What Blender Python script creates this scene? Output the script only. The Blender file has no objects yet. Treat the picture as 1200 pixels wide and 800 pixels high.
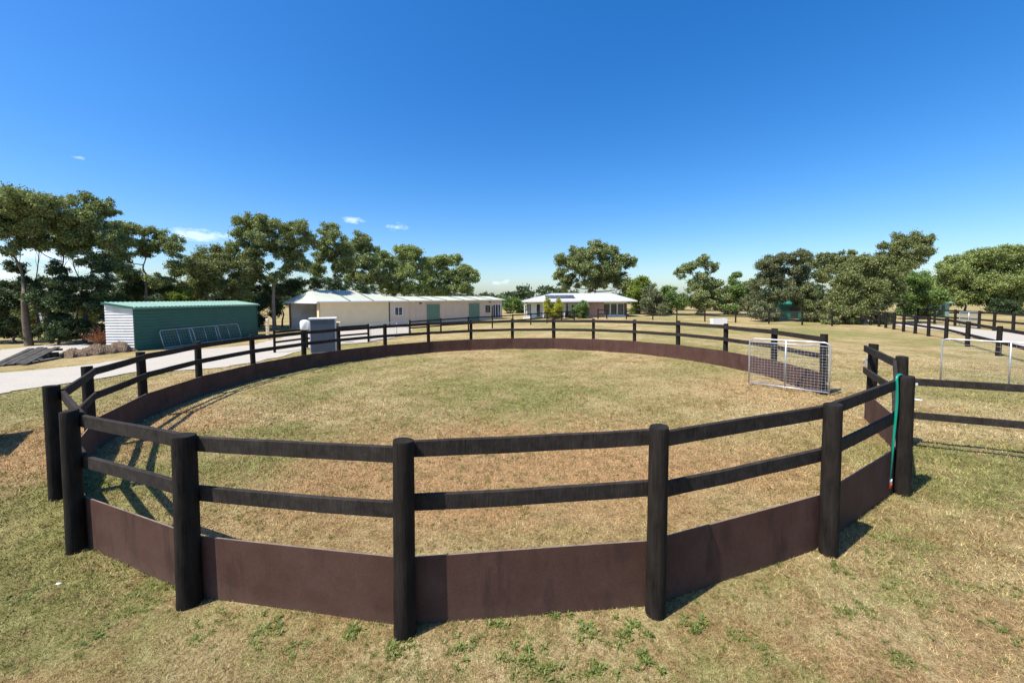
import bpy, bmesh, math, random
import numpy as np
from mathutils import Vector, Matrix

# ------------------------------------------------------------------ camera, world, sun, exposure
SC = bpy.context.scene
COL = SC.collection
F, TILT, ROLL, PY, CAMH = 457.9, 0.04783, -0.00626, 370.9, 3.05      # px at 1200 wide
_X = Vector((1, 0, 0)); _F = Vector((0, math.cos(TILT), -math.sin(TILT))); _U = Vector((0, math.sin(TILT), math.cos(TILT)))
_right = math.cos(ROLL) * _X + math.sin(ROLL) * _U
_up = -math.sin(ROLL) * _X + math.cos(ROLL) * _U
cam = bpy.data.cameras.new('camera')
cam.sensor_width = 36; cam.lens = 36 * F / 1200; cam.shift_y = -(400 - PY) / 1200
cam.clip_start = 0.05; cam.clip_end = 6000
camo = bpy.data.objects.new('camera', cam); COL.objects.link(camo)
camo.matrix_world = Matrix(((_right.x, _up.x, -_F.x, 0), (_right.y, _up.y, -_F.y, 0), (_right.z, _up.z, -_F.z, CAMH), (0, 0, 0, 1)))
SC.camera = camo

SUN_EL = math.radians(60)
SHAD = Vector((math.cos(math.radians(30)), math.sin(math.radians(30)), 0))       # direction shadows fall
to_sun = Vector((-SHAD.x * math.cos(SUN_EL), -SHAD.y * math.cos(SUN_EL), math.sin(SUN_EL)))
sl = bpy.data.lights.new('sun', 'SUN'); sl.energy = 5.0; sl.angle = math.radians(0.53); sl.color = (1.0, 0.95, 0.87)
so = bpy.data.objects.new('sun', sl); COL.objects.link(so)
so.rotation_euler = to_sun.to_track_quat('Z', 'Y').to_euler(); so.location = (-20, -10, 40)

W = bpy.data.worlds.new('World'); SC.world = W; W.use_nodes = True
SC.view_settings.view_transform = 'Standard'; SC.view_settings.look = 'None'
SC.view_settings.exposure = 0.62; SC.view_settings.gamma = 1.0; SC.view_settings.use_curve_mapping = False


def px_dir(x, y):
    u = (x - 600) / F; v = (y - PY) / F
    u, v = u * math.cos(ROLL) + v * math.sin(ROLL), -u * math.sin(ROLL) + v * math.cos(ROLL)
    return u * _X + _F - v * _U


def build_world():
    nt = W.node_tree; N = nt.nodes; L = nt.links; N.clear()
    out = N.new('ShaderNodeOutputWorld'); bg = N.new('ShaderNodeBackground'); bg.inputs[1].default_value = 0.128
    sky = N.new('ShaderNodeTexSky'); sky.sky_type = 'NISHITA'; sky.sun_disc = False
    sky.sun_elevation = SUN_EL; sky.sun_rotation = math.atan2(to_sun.x, to_sun.y)
    sky.air_density = 1.1; sky.dust_density = 1.0; sky.ozone_density = 7.0; sky.altitude = 50
    hs = N.new('ShaderNodeHueSaturation'); hs.inputs['Saturation'].default_value = 1.30; hs.inputs['Value'].default_value = 1.0; hs.inputs['Hue'].default_value = .505
    L.new(sky.outputs[0], hs.inputs['Color'])
    tc = N.new('ShaderNodeTexCoord')
    no = N.new('ShaderNodeTexNoise'); no.inputs['Scale'].default_value = 26; no.inputs['Detail'].default_value = 7; no.inputs['Roughness'].default_value = .62
    mp = N.new('ShaderNodeMapping'); mp.inputs['Scale'].default_value = (1, 1, 2.6)
    L.new(tc.outputs['Generated'], mp.inputs[0]); L.new(mp.outputs[0], no.inputs['Vector'])

    def m(op, a, b=None, c=None):
        n = N.new('ShaderNodeMath'); n.operation = op
        for i, v in enumerate((a, b, c)):
            if v is None: continue
            if hasattr(v, 'links'): L.new(v, n.inputs[i])
            else: n.inputs[i].default_value = v
        return n.outputs[0]

    def dot(v):
        n = N.new('ShaderNodeVectorMath'); n.operation = 'DOT_PRODUCT'
        L.new(tc.outputs['Generated'], n.inputs[0]); n.inputs[1].default_value = v
        return n.outputs['Value']
    total = None
    # small wisps of cloud low over the trees: (direction pixel, half width rad, half height rad, strength)
    for (x, y, sx, sy, k) in ((240, 276, .075, .018, 1.0), (414, 258, .03, .012, .95), (465, 266, .03, .014, .85), (95, 185, .016, .006, .5),
                              (222, 214, .012, .006, .4), (60, 300, .12, .035, .8), (0, 320, .1, .03, .8), (360, 235, .012, .005, .4), (585, 332, .06, .02, .5)):
        d = px_dir(x, y).normalized()
        r = d.cross(Vector((0, 0, 1))).normalized(); u = r.cross(d)
        a = m('MULTIPLY', dot(r), 1 / sx); b = m('MULTIPLY', dot(u), 1 / sy)
        q = m('SQRT', m('ADD', m('MULTIPLY', a, a), m('MULTIPLY', b, b)))
        fr = m('GREATER_THAN', dot(d), 0.3)
        w = m('MULTIPLY', m('MULTIPLY', m('SUBTRACT', 1.15, q), k), fr)
        w = m('MAXIMUM', w, 0.0)
        total = w if total is None else m('MAXIMUM', total, w)
    fac = m('MULTIPLY', m('SUBTRACT', m('ADD', no.outputs['Fac'], m('MULTIPLY', total, .42)), .66), 2.2)
    fac = m('MULTIPLY', fac, m('MINIMUM', m('MULTIPLY', total, 3.0), 1.0))
    cl = N.new('ShaderNodeClamp'); L.new(fac, cl.inputs[0]); cl.inputs['Max'].default_value = .42
    mix = N.new('ShaderNodeMix'); mix.data_type = 'RGBA'
    L.new(cl.outputs[0], mix.inputs['Factor']); L.new(hs.outputs[0], mix.inputs['A']); mix.inputs['B'].default_value = (7.4, 7.8, 8.4, 1)
    L.new(mix.outputs['Result'], bg.inputs[0]); L.new(bg.outputs[0], out.inputs[0])


build_world()

# ------------------------------------------------------------------ ground height and photo geometry
def gz(x, y=0):
    return 0.01488 * 16 * np.tanh(np.asarray(x) / 16)


def G(x, y, up=0.0):
    """ground point under a photo pixel"""
    d = px_dir(x, y); z = 0.0
    for _ in range(6):
        s = (z + up - CAMH) / d.z; z = float(gz(d.x * s))
    return Vector((d.x * s, d.y * s, z))


def V(x, y, Y):
    """point at distance Y in front of the camera on a photo pixel's ray"""
    d = px_dir(x, y); s = Y / d.y
    return Vector((d.x * s, d.y * s, CAMH + d.z * s))


def gp(x, y, dz=0):
    return Vector((x, y, float(gz(x)) + dz))


# ------------------------------------------------------------------ mesh helpers
class MB:
    def __init__(s): s.v = []; s.f = []; s.sm = []

    def add(s, vs, fs, smooth=False):
        o = len(s.v); s.v += [tuple(v) for v in vs]; s.f += [tuple(i + o for i in f) for f in fs]; s.sm += [smooth] * len(fs); return s

    def par(s, p, a, b, c):
        """parallelepiped from corner p with edge vectors a, b, c"""
        p, a, b, c = map(Vector, (p, a, b, c))
        if a.cross(b).dot(c) < 0: a, b = b, a
        vs = [p, p + a, p + a + b, p + b, p + c, p + a + c, p + a + b + c, p + b + c]
        return s.add(vs, [(0, 3, 2, 1), (4, 5, 6, 7), (0, 1, 5, 4), (1, 2, 6, 5), (2, 3, 7, 6), (3, 0, 4, 7)])

    def box(s, c, sx, sy, sz, rz=0):
        a = Vector((math.cos(rz), math.sin(rz), 0)); b = Vector((-a.y, a.x, 0))
        c = Vector(c)
        return s.par(c - a * sx / 2 - b * sy / 2 - Vector((0, 0, sz / 2)), a * sx, b * sy, Vector((0, 0, sz)))

    def tube(s, pts, rad, n=6, cap=True, smooth=True):
        pts = [Vector(p) for p in pts]
        if not hasattr(rad, '__len__'): rad = [rad] * len(pts)
        vs = []; fs = []
        ref = None
        for i, p in enumerate(pts):
            t = (pts[min(i + 1, len(pts) - 1)] - pts[max(i - 1, 0)])
            t = t.normalized() if t.length > 1e-9 else Vector((0, 0, 1))
            if ref is None: ref = t.orthogonal().normalized()
            ref = (ref - t * ref.dot(t)); ref = ref.normalized() if ref.length > 1e-6 else t.orthogonal().normalized()
            bi = t.cross(ref)
            for k in range(n):
                an = 2 * math.pi * k / n
                vs.append(p + (ref * math.cos(an) + bi * math.sin(an)) * rad[i])
        for i in range(len(pts) - 1):
            for k in range(n):
                fs.append((i * n + k, i * n + (k + 1) % n, (i + 1) * n + (k + 1) % n, (i + 1) * n + k))
        s.add(vs, fs, smooth)
        if cap:
            o = len(s.v) - len(vs)
            s.f += [tuple(o + k for k in reversed(range(n))), tuple(o + (len(pts) - 1) * n + k for k in range(n))]; s.sm += [False, False]
        return s

    def build(s, name, mat, parent=None, bevel=0, loc=None):
        org = Vector(loc) if loc is not None else (parent['_org_v'] if False else (ORG.get(parent.name, Vector()) if parent else Vector()))
        me = bpy.data.meshes.new(name)
        me.from_pydata([(x - org.x, y - org.y, z - org.z) for x, y, z in s.v], [], s.f)
        me.polygons.foreach_set('use_smooth', s.sm)
        if bevel:
            bm = bmesh.new(); bm.from_mesh(me)
            bmesh.ops.bevel(bm, geom=bm.edges[:], offset=bevel, segments=1, affect='EDGES', profile=.5, clamp_overlap=True)
            bm.to_mesh(me); bm.free()
        me.materials.append(mat); me.update()
        o = bpy.data.objects.new(name, me); COL.objects.link(o)
        if parent: o.parent = parent; o.location = (0, 0, 0) if loc is None else org - ORG.get(parent.name, Vector()); ORG[o.name] = org
        else: o.location = org; ORG[o.name] = org
        return o


ORG = {}


def tag(o, label=None, cat=None, group=None, kind=None):
    if label: o['label'] = label
    if cat: o['category'] = cat
    if group: o['group'] = group
    if kind: o['kind'] = kind
    return o


def thing(name, label, cat, loc, group=None):
    o = bpy.data.objects.new(name, None); COL.objects.link(o); o.location = loc; o.empty_display_size = .3
    ORG[o.name] = Vector(loc)
    return tag(o, label, cat, group)


def arrays_obj(name, verts, nper, mat, parent=None, smooth=False):
    """many separate nper-sided faces from a (n*nper,3) array"""
    org = ORG.get(parent.name, Vector()) if parent else Vector()
    verts = np.asarray(verts, dtype=np.float32) - np.array(org, dtype=np.float32)
    nf = len(verts) // nper
    me = bpy.data.meshes.new(name)
    me.vertices.add(len(verts)); me.vertices.foreach_set('co', verts.ravel())
    me.loops.add(len(verts)); me.loops.foreach_set('vertex_index', np.arange(len(verts), dtype=np.int32))
    me.polygons.add(nf); me.polygons.foreach_set('loop_start', np.arange(0, len(verts), nper, dtype=np.int32))
    me.polygons.foreach_set('loop_total', np.full(nf, nper, dtype=np.int32))
    me.update(calc_edges=True); me.materials.append(mat)
    o = bpy.data.objects.new(name, me); COL.objects.link(o)
    if parent: o.parent = parent
    ORG[o.name] = org
    return o


# ------------------------------------------------------------------ materials
class NT:
    def __init__(s, name):
        s.m = bpy.data.materials.new(name); s.m.use_nodes = True
        s.t = s.m.node_tree; s.N = s.t.nodes; s.L = s.t.links
        s.b = s.N['Principled BSDF']; s.out = s.N['Material Output']
        s.tc = s.N.new('ShaderNodeTexCoord')

    def noise(s, scale, detail=4, rough=.55, vec=None, stretch=None):
        n = s.N.new('ShaderNodeTexNoise'); n.inputs['Scale'].default_value = scale; n.inputs['Detail'].default_value = detail; n.inputs['Roughness'].default_value = rough
        src = vec or s.tc.outputs['Object']
        if stretch:
            mp = s.N.new('ShaderNodeMapping'); mp.inputs['Scale'].default_value = stretch; s.L.new(src, mp.inputs[0]); src = mp.outputs[0]
        s.L.new(src, n.inputs['Vector']); return n.outputs['Fac']

    def ramp(s, fac, stops, interp='LINEAR'):
        r = s.N.new('ShaderNodeValToRGB'); r.color_ramp.interpolation = interp
        e = r.color_ramp.elements
        while len(e) < len(stops): e.new(.5)
        for el, (p, c) in zip(e, stops):
            el.position = p; el.color = (*c, 1) if hasattr(c, '__len__') else (c, c, c, 1)
        s.L.new(fac, r.inputs[0]); return r.outputs[0]

    def mix(s, f, a, b, mode='MIX'):
        n = s.N.new('ShaderNodeMix'); n.data_type = 'RGBA'; n.blend_type = mode
        for k, v in (('Factor', f), ('A', a), ('B', b)):
            i = n.inputs[k] if k == 'Factor' else [q for q in n.inputs if q.name == k and q.type == 'RGBA'][0]
            if hasattr(v, 'links'): s.L.new(v, i)
            elif k == 'Factor': i.default_value = v
            else: i.default_value = (*v, 1)
        return [q for q in n.outputs if q.type == 'RGBA'][0]

    def math(s, op, a, b):
        n = s.N.new('ShaderNodeMath'); n.operation = op
        for i, v in enumerate((a, b)):
            if hasattr(v, 'links'): s.L.new(v, n.inputs[i])
            else: n.inputs[i].default_value = v
        return n.outputs[0]

    def bump(s, h, strength=.3, dist=.01):
        n = s.N.new('ShaderNodeBump'); n.inputs['Strength'].default_value = strength; n.inputs['Distance'].default_value = dist
        s.L.new(h, n.inputs['Height']); s.L.new(n.outputs[0], s.b.inputs['Normal'])

    def col(s, c):
        if hasattr(c, 'links'): s.L.new(c, s.b.inputs['Base Color'])
        else: s.b.inputs['Base Color'].default_value = (*c, 1)

    def rough(s, r, spec=.5, metal=0):
        s.b.inputs['Roughness'].default_value = r; s.b.inputs['Specular IOR Level'].default_value = spec; s.b.inputs['Metallic'].default_value = metal


def painted(name, c, rough=.6, var=.18, scale=3, spec=.3, metal=0, bump=0, dirt=None):
    t = NT(name); n = t.noise(scale, 6, .62)
    lo = tuple(v * (1 - var) for v in c); hi = tuple(min(1, v * (1 + var * .6)) for v in c)
    cc = t.ramp(n, [(.3, lo), (.7, hi)])
    if dirt:
        cc = t.mix(t.ramp(t.noise(scale * .35, 5, .65), [(.5, 0.0), (.72, .6)]), cc, dirt)
    t.col(cc); t.rough(rough, spec, metal)
    if bump: t.bump(t.noise(scale * 12, 3), bump, .004)
    return t.m


def grass_nodes(t):
    big = t.noise(.14, 3, .5); mid = t.noise(.7, 5, .6); sm = t.noise(4.2, 6, .65); fine = t.noise(26, 5, .75); vf = t.noise(110, 4, .75)
    f = t.math('ADD', t.math('MULTIPLY', sm, .42), t.math('MULTIPLY', fine, .58))
    dry = t.ramp(f, [(.36, (.18, .12, .054)), (.45, (.34, .25, .115)), (.53, (.48, .37, .185)), (.64, (.63, .52, .30))])
    rust = t.mix(t.ramp(mid, [(.44, 0.0), (.64, .62)]), dry, t.ramp(f, [(.36, (.15, .08, .03)), (.5, (.34, .20, .085)), (.64, (.50, .33, .16))]))
    green = t.ramp(f, [(.36, (.075, .08, .02)), (.5, (.225, .21, .068)), (.64, (.41, .365, .15))])
    g = t.math('ADD', t.math('ADD', t.math('MULTIPLY', big, .8), t.math('MULTIPLY', mid, .4)), t.math('MULTIPLY', sm, .5))
    gf = t.ramp(g, [(.77, 0.0), (.91, .66), (1.05, .9)])
    # places where the lawn is scorched or still green, with ragged outlines
    nz = t.N.new('ShaderNodeTexNoise'); nz.inputs['Scale'].default_value = .55; nz.inputs['Detail'].default_value = 5; nz.inputs['Roughness'].default_value = .65
    t.L.new(t.tc.outputs['Object'], nz.inputs['Vector'])

    def vm(op, a, b):
        n = t.N.new('ShaderNodeVectorMath'); n.operation = op
        for i_, v in enumerate((a, b)):
            if hasattr(v, 'links'): t.L.new(v, n.inputs[i_])
            elif v is not None: n.inputs[i_].default_value = v
        return n
    pos = vm('ADD', t.tc.outputs['Object'], vm('MULTIPLY', vm('SUBTRACT', nz.outputs['Color'], (.5, .5, .5)).outputs[0], (4.5, 4.5, 0)).outputs[0]).outputs[0]

    def patch(cx, cy, rx, ry, k):
        d = vm('MULTIPLY', vm('SUBTRACT', pos, (cx, cy, 0)).outputs[0], (1 / rx, 1 / ry, 0)).outputs[0]
        return t.ramp(vm('LENGTH', d, None).outputs['Value'], [(.35, k), (1.0, 0.0)])
    scorched = None
    for a in ((.2, 7.2, 8.0, 3.2, 1.0), (-10, 8.8, 3.6, 3.2, .95), (-3.6, 2.3, 1.6, .9, .8), (3.2, 3.0, 3.0, 1.1, .7), (7, 4.5, 2.5, 1.2, .5), (8, 12, 3, 2.5, .5)):
        q = patch(*a); scorched = q if scorched is None else t.math('MAXIMUM', scorched, q)
    lush = None
    for a in ((-5.9, 7.6, 2.4, 2.6, .75), (-5.2, 3.9, 2.2, 1.3, .5), (8.6, 6.4, 3.2, 1.7, .7), (-.5, 13.5, 7.0, 4.0, .58), (-1.5, 2.6, 2.0, .8, .6), (1.2, 2.7, 1.6, .7, .5), (-7, 13, 2, 3, .6), (4.4, 4.3, .9, .7, .6), (20, 30, 8, 8, .35)):
        q = patch(*a); lush = q if lush is None else t.math('MAXIMUM', lush, q)
    gf = t.math('MULTIPLY', gf, t.math('SUBTRACT', 1.0, scorched))
    gf = t.math('MINIMUM', t.math('ADD', gf, t.math('MULTIPLY', lush, t.ramp(t.math('ADD', t.math('MULTIPLY', sm, .6), t.math('MULTIPLY', mid, .5)), [(.44, .12), (.60, 1.25)]))), .95)
    rust = t.mix(t.math('MULTIPLY', scorched, t.ramp(sm, [(.36, .35), (.58, 1.0)])), rust, t.ramp(f, [(.36, (.15, .075, .03)), (.5, (.40, .235, .105)), (.64, (.58, .39, .20))]))
    c = t.mix(gf, rust, green)
    return c, fine, vf


def mat_ground():
    t = NT('dry_grass_ground'); c, fine, vf = grass_nodes(t)
    sp = t.ramp(vf, [(.34, .30), (.5, .92), (.66, 1.35)])
    t.col(t.mix(1.0, c, sp, 'MULTIPLY')); t.rough(.95, .08)
    h = t.math('ADD', t.math('MULTIPLY', fine, 1.0), t.math('MULTIPLY', vf, .6)); t.bump(h, .9, .035)
    return t.m


def mat_blade():
    t = NT('grass_blade'); c, fine, vf = grass_nodes(t)
    geo = t.N.new('ShaderNodeNewGeometry')
    r = t.ramp(geo.outputs['Random Per Island'], [(0, (.5, .5, .4)), (.5, (1.0, 1.0, 1.0)), (1, (1.45, 1.4, 1.3))])
    t.col(t.mix(1.0, c, r, 'MULTIPLY')); t.rough(.7, .2)
    return t.m


def mat_leaf(name, cols, trans=.25, rough=.55):
    t = NT(name); geo = t.N.new('ShaderNodeNewGeometry')
    n = len(cols)
    f = t.math('ADD', t.math('MULTIPLY', geo.outputs['Random Per Island'], .6), t.math('MULTIPLY', t.noise(.55, 3), .4))
    c = t.ramp(f, [(.15 + .7 * i / (n - 1), k) for i, k in enumerate(cols)])
    t.col(c); t.rough(rough, .35)
    tr = t.N.new('ShaderNodeBsdfTranslucent'); ms = t.N.new('ShaderNodeMixShader'); ms.inputs[0].default_value = trans
    t.L.new(t.mix(1.0, c, (1.25, 1.3, .7), 'MULTIPLY'), tr.inputs[0])
    t.L.new(t.b.outputs[0], ms.inputs[1]); t.L.new(tr.outputs[0], ms.inputs[2]); t.L.new(ms.outputs[0], t.out.inputs[0])
    return t.m


def mat_timber(name, dark, light, scale_z=.6):
    """stained timber, grain along the piece's long axis taken from Generated-free object space noise"""
    t = NT(name)
    n1 = t.noise(9, 6, .65, stretch=(1, 1, scale_z)); n2 = t.noise(55, 4, .6, stretch=(1, 1, .12)); n3 = t.noise(1.3, 3)
    f = t.math('ADD', t.math('MULTIPLY', n1, .5), t.math('ADD', t.math('MULTIPLY', n2, .3), t.math('MULTIPLY', n3, .25)))
    t.col(t.ramp(f, [(.36, dark), (.56, tuple((a + b) / 2 for a, b in zip(dark, light))), (.72, light)])); t.rough(.8, .12)
    t.bump(t.math('ADD', n2, t.math('MULTIPLY', n1, .7)), .8, .008)
    return t.m


def mat_board():
    t = NT('brown_formply_board')
    n1 = t.noise(2.2, 5, .6); n2 = t.noise(60, 3, .6); n3 = t.noise(5, 5, .65, stretch=(1, 1, .25)); n4 = t.noise(8, 4)
    c = t.ramp(t.math('ADD', t.math('MULTIPLY', n1, .6), t.math('MULTIPLY', n2, .4)), [(.3, (.060, .029, .021)), (.5, (.086, .044, .033)), (.72, (.115, .066, .052))])
    c = t.mix(t.ramp(n3, [(.52, 0.0), (.70, .75)]), c, (.044, .026, .022))
    sc = t.noise(34, 4, .7, stretch=(1, 1, 3)); c = t.mix(t.ramp(sc, [(.68, 0.0), (.8, .45)]), c, (.24, .19, .165))
    # dust splashed up from the ground along the lower edge
    sep = t.N.new('ShaderNodeSeparateXYZ'); t.L.new(t.tc.outputs['Object'], sep.inputs[0])
    d = t.ramp(t.math('ADD', sep.outputs['Z'], t.math('MULTIPLY', n4, .3)), [(.06, .28), (.30, 0.0)])
    c = t.mix(d, c, (.16, .115, .075)); t.col(c); t.rough(.7, .15); t.bump(n2, .12, .003)
    return t.m


M = {}
M['ground'] = mat_ground(); M['blade'] = mat_blade()
M['post'] = mat_timber('black_stained_post', (.0065, .0056, .0048), (.040, .032, .025))
M['rail'] = mat_timber('black_stained_rail', (.012, .0100, .0085), (.062, .051, .043), 1)
M['board'] = mat_board()
M['ply_edge'] = painted('pale_ply_edge', (.20, .155, .125), .8, .4, 9, .15)
M['galv'] = painted('galvanised_steel', (.52, .54, .56), .42, .2, 14, .5, .55)
M['mesh'] = painted('galvanised_wire', (.42, .44, .46), .5, .2, 10, .5, .4)
M['gravel'] = None
t = NT('pale_gravel'); a = t.noise(38, 5, .75); b = t.noise(1.1, 5, .6); c2 = t.noise(5, 5, .6)
cc = t.ramp(a, [(.3, (.23, .205, .165)), (.5, (.40, .365, .31)), (.7, (.54, .50, .43))])
cc = t.mix(t.ramp(b, [(.45, 0.0), (.7, .5)]), cc, (.46, .40, .31)); t.col(t.mix(t.ramp(c2, [(.5, 0.0), (.75, .35)]), cc, (.34, .30, .24))); t.rough(.95, .1); t.bump(a, .7, .02); M['gravel'] = t.m
M['green_steel'] = painted('dark_green_steel', (.024, .115, .084), .5, .15, 1.5, .4, 0, 0, (.03, .09, .07))
M['green_mid'] = painted('mid_green_steel', (.03, .19, .12), .5, .15, 1.5, .4)
M['green_roof'] = painted('pale_green_roof_steel', (.20, .34, .27), .65, .14, 1.5, .2)
M['white_steel'] = painted('white_steel_cladding', (.66, .65, .62), .5, .12, 2, .4, 0, 0, (.45, .42, .37))
M['cream'] = painted('cream_cladding', (.80, .62, .38), .6, .06, 1.2)
M['pink'] = painted('pinkish_cladding', (.68, .52, .39), .65, .07, 1.2)
M['shed_roof'] = painted('pale_shed_roof', (.44, .46, .37), .75, .08, 1, .15)
M['white_paint'] = painted('white_paint', (.78, .78, .76), .5, .06, 2)
M['house_roof'] = painted('white_house_roof', (.42, .42, .42), .75, .1, 1, .15)
M['door_green'] = painted('green_door', (.15, .24, .17), .55, .1, 2)
M['dark_line'] = painted('dark_trim', (.05, .055, .055), .6)
M['roof_strip'] = painted('grey_roof_strip', (.16, .17, .165), .6)
M['brick'] = None
t = NT('pink_brick'); bt = t.N.new('ShaderNodeTexBrick'); t.L.new(t.tc.outputs['Object'], bt.inputs['Vector'])
bt.inputs['Color1'].default_value = (.42, .23, .17, 1); bt.inputs['Color2'].default_value = (.34, .19, .14, 1); bt.inputs['Mortar'].default_value = (.5, .45, .4, 1); bt.inputs['Scale'].default_value = 4
mp = t.N.new('ShaderNodeMapping'); mp.inputs['Rotation'].default_value = (math.pi / 2, 0, 0); t.L.new(t.tc.outputs['Object'], mp.inputs[0]); t.L.new(mp.outputs[0], bt.inputs['Vector'])
t.col(bt.outputs['Color']); t.rough(.9, .2); M['brick'] = t.m
t = NT('window_glass'); t.col(t.ramp(t.noise(.8, 2), [(.3, (.02, .025, .03)), (.7, (.06, .07, .08))])); t.rough(.06, .8); M['glass'] = t.m
t = NT('solar_cells'); t.col(t.ramp(t.noise(2, 2), [(.3, (.05, .055, .065)), (.7, (.09, .095, .105))])); t.rough(.3, .5); M['solar'] = t.m
M['grey_steel'] = painted('grey_steel_panel', (.075, .092, .115), .5, .12, 2, .4)
M['blue'] = painted('blue_plastic', (.03, .10, .35), .4)
M['red_wood'] = painted('red_timber', (.3, .11, .05), .7, .2, 4)
M['hose'] = painted('green_hose', (.0, .25, .155), .35, .12, 30, .5)
M['orange'] = painted('orange_plastic', (.75, .10, .03), .4, .1, 30)
M['rag'] = painted('white_plastic_scrap', (.8, .8, .8), .5, .1, 8)
M['concrete'] = painted('concrete', (.55, .54, .50), .85, .15, 4, .2)
M['soil'] = painted('brown_soil_heap', (.185, .135, .09), .95, .45, 5, .1, 0, .8)
M['old_timber'] = painted('weathered_timber', (.075, .068, .058), .85, .5, 5, .15)
M['twig'] = painted('red_brown_twigs', (.33, .135, .07), .8, .3, 4)
M['bark'] = painted('grey_brown_bark', (.17, .135, .10), .9, .45, 2.5, .1, 0, .6)
M['bark_pale'] = painted('pale_gum_bark', (.25, .20, .155), .85, .4, 1.6, .15, 0, .5)
M['euc'] = mat_leaf('gum_leaves', [(0.065, 0.089, 0.032), (0.146, 0.183, 0.064), (0.253, 0.291, 0.104), (0.414, 0.438, 0.187)])
M['euc_light'] = mat_leaf('light_gum_leaves', [(0.083, 0.112, 0.036), (0.180, 0.230, 0.070), (0.302, 0.348, 0.110), (0.451, 0.487, 0.173)])
M['euc_brown'] = mat_leaf('brownish_gum_leaves', [(0.063, 0.076, 0.025), (0.132, 0.154, 0.051), (0.223, 0.246, 0.083), (0.329, 0.348, 0.133)])
M['dark'] = mat_leaf('dark_bush_leaves', [(0.021, 0.037, 0.015), (0.045, 0.072, 0.028), (0.082, 0.117, 0.045), (0.132, 0.172, 0.070)])
M['lime'] = mat_leaf('lime_leaves', [(0.070, 0.100, 0.015), (0.130, 0.180, 0.025), (0.200, 0.260, 0.035), (0.300, 0.340, 0.050)], .35)
M['yellow'] = mat_leaf('golden_leaves', [(0.170, 0.180, 0.015), (0.300, 0.310, 0.030), (0.450, 0.430, 0.050), (0.550, 0.520, 0.090)], .35)
M['mid'] = mat_leaf('mid_green_leaves', [(0.054, 0.098, 0.026), (0.109, 0.178, 0.044), (0.185, 0.271, 0.066), (0.271, 0.359, 0.098)])
M['grey_leaf'] = mat_leaf('grey_green_leaves', [(0.063, 0.074, 0.032), (0.120, 0.135, 0.060), (0.183, 0.199, 0.091), (0.282, 0.291, 0.148)])
M['weed'] = mat_leaf('weed_leaves', [(0.070, 0.098, 0.023), (0.129, 0.174, 0.038), (0.208, 0.241, 0.058), (0.298, 0.302, 0.091)], .3)

rng = np.random.default_rng(7)
random.seed(11)

# ------------------------------------------------------------------ ground sheet
def axis(lo, hi, fine_lo, fine_hi, step):
    a = list(np.arange(fine_lo, fine_hi + 1e-6, step)); s = step; x = a[-1]
    while x < hi: s = min(s * 1.16, 150); x += s; a.append(x)
    s = step; x = a[0]; b = []
    while x > lo: s = min(s * 1.16, 150); x -= s; b.append(x)
    return np.array(b[::-1] + a)


def bumps(x, y):
    r = .010 * np.sin(1.9 * x + .7 * np.sin(1.3 * y)) * np.sin(1.6 * y + .5 * np.sin(2.1 * x)) + .006 * np.sin(4.7 * x + 1.1 * y) * np.sin(5.3 * y - .8 * x)
    fade = np.clip((26 - np.hypot(x, y - 8)) / 6, 0, 1)
    return r * fade


def build_ground():
    xs = axis(-3000, 3000, -16, 16, .16); ys = axis(-400, 3200, 1.2, 24, .16)
    X, Y = np.meshgrid(xs, ys); Z = gz(X) + bumps(X, Y)
    v = np.stack([X, Y, Z], -1).reshape(-1, 3)
    nx, ny = len(xs), len(ys)
    i = np.arange(nx - 1)[None, :] + nx * np.arange(ny - 1)[:, None]
    f = np.stack([i, i + 1, i + nx + 1, i + nx], -1).reshape(-1, 4)
    me = bpy.data.meshes.new('ground')
    me.vertices.add(len(v)); me.vertices.foreach_set('co', v.astype(np.float32).ravel())
    me.loops.add(f.size); me.loops.foreach_set('vertex_index', f.astype(np.int32).ravel())
    me.polygons.add(len(f)); me.polygons.foreach_set('loop_start', np.arange(0, f.size, 4, dtype=np.int32)); me.polygons.foreach_set('loop_total', np.full(len(f), 4, dtype=np.int32))
    me.polygons.foreach_set('use_smooth', np.ones(len(f), dtype=bool))
    me.update(calc_edges=True); me.materials.append(M['ground'])
    o = bpy.data.objects.new('ground', me); COL.objects.link(o); tag(o, kind='structure')


build_ground()
ROADS = []


def sheet(name, pix, mat, dz=.03, jit=.12, seed=1):
    r = random.Random(seed)
    P = [G(x, y) for x, y in pix]; poly = []
    for a, b in zip(P, P[1:] + P[:1]):
        n = max(1, int((b - a).length / .4))
        for k in range(n):
            p = a.lerp(b, k / n)
            poly.append((p.x + r.uniform(-jit, jit), p.y + r.uniform(-jit, jit)))
    ROADS.append(np.array(poly))
    bm = bmesh.new(); vs = [bm.verts.new((x, y, 0)) for x, y in poly]; bm.faces.new(vs)
    bmesh.ops.triangulate(bm, faces=bm.faces[:])
    for _ in range(2):
        bmesh.ops.subdivide_edges(bm, edges=[e for e in bm.edges if e.calc_length() > 1.2], cuts=1, use_grid_fill=True)
    bmesh.ops.triangulate(bm, faces=[f for f in bm.faces if len(f.verts) > 3])
    for v in bm.verts: v.co.z = float(gz(v.co.x)) + dz
    bmesh.ops.recalc_face_normals(bm, faces=bm.faces[:])
    me = bpy.data.meshes.new(name); bm.to_mesh(me); bm.free(); me.materials.append(mat)
    if me.polygons and me.polygons[0].normal.z < 0: me.flip_normals()
    o = bpy.data.objects.new(name, me); COL.objects.link(o); return tag(o, kind='structure')


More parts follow.
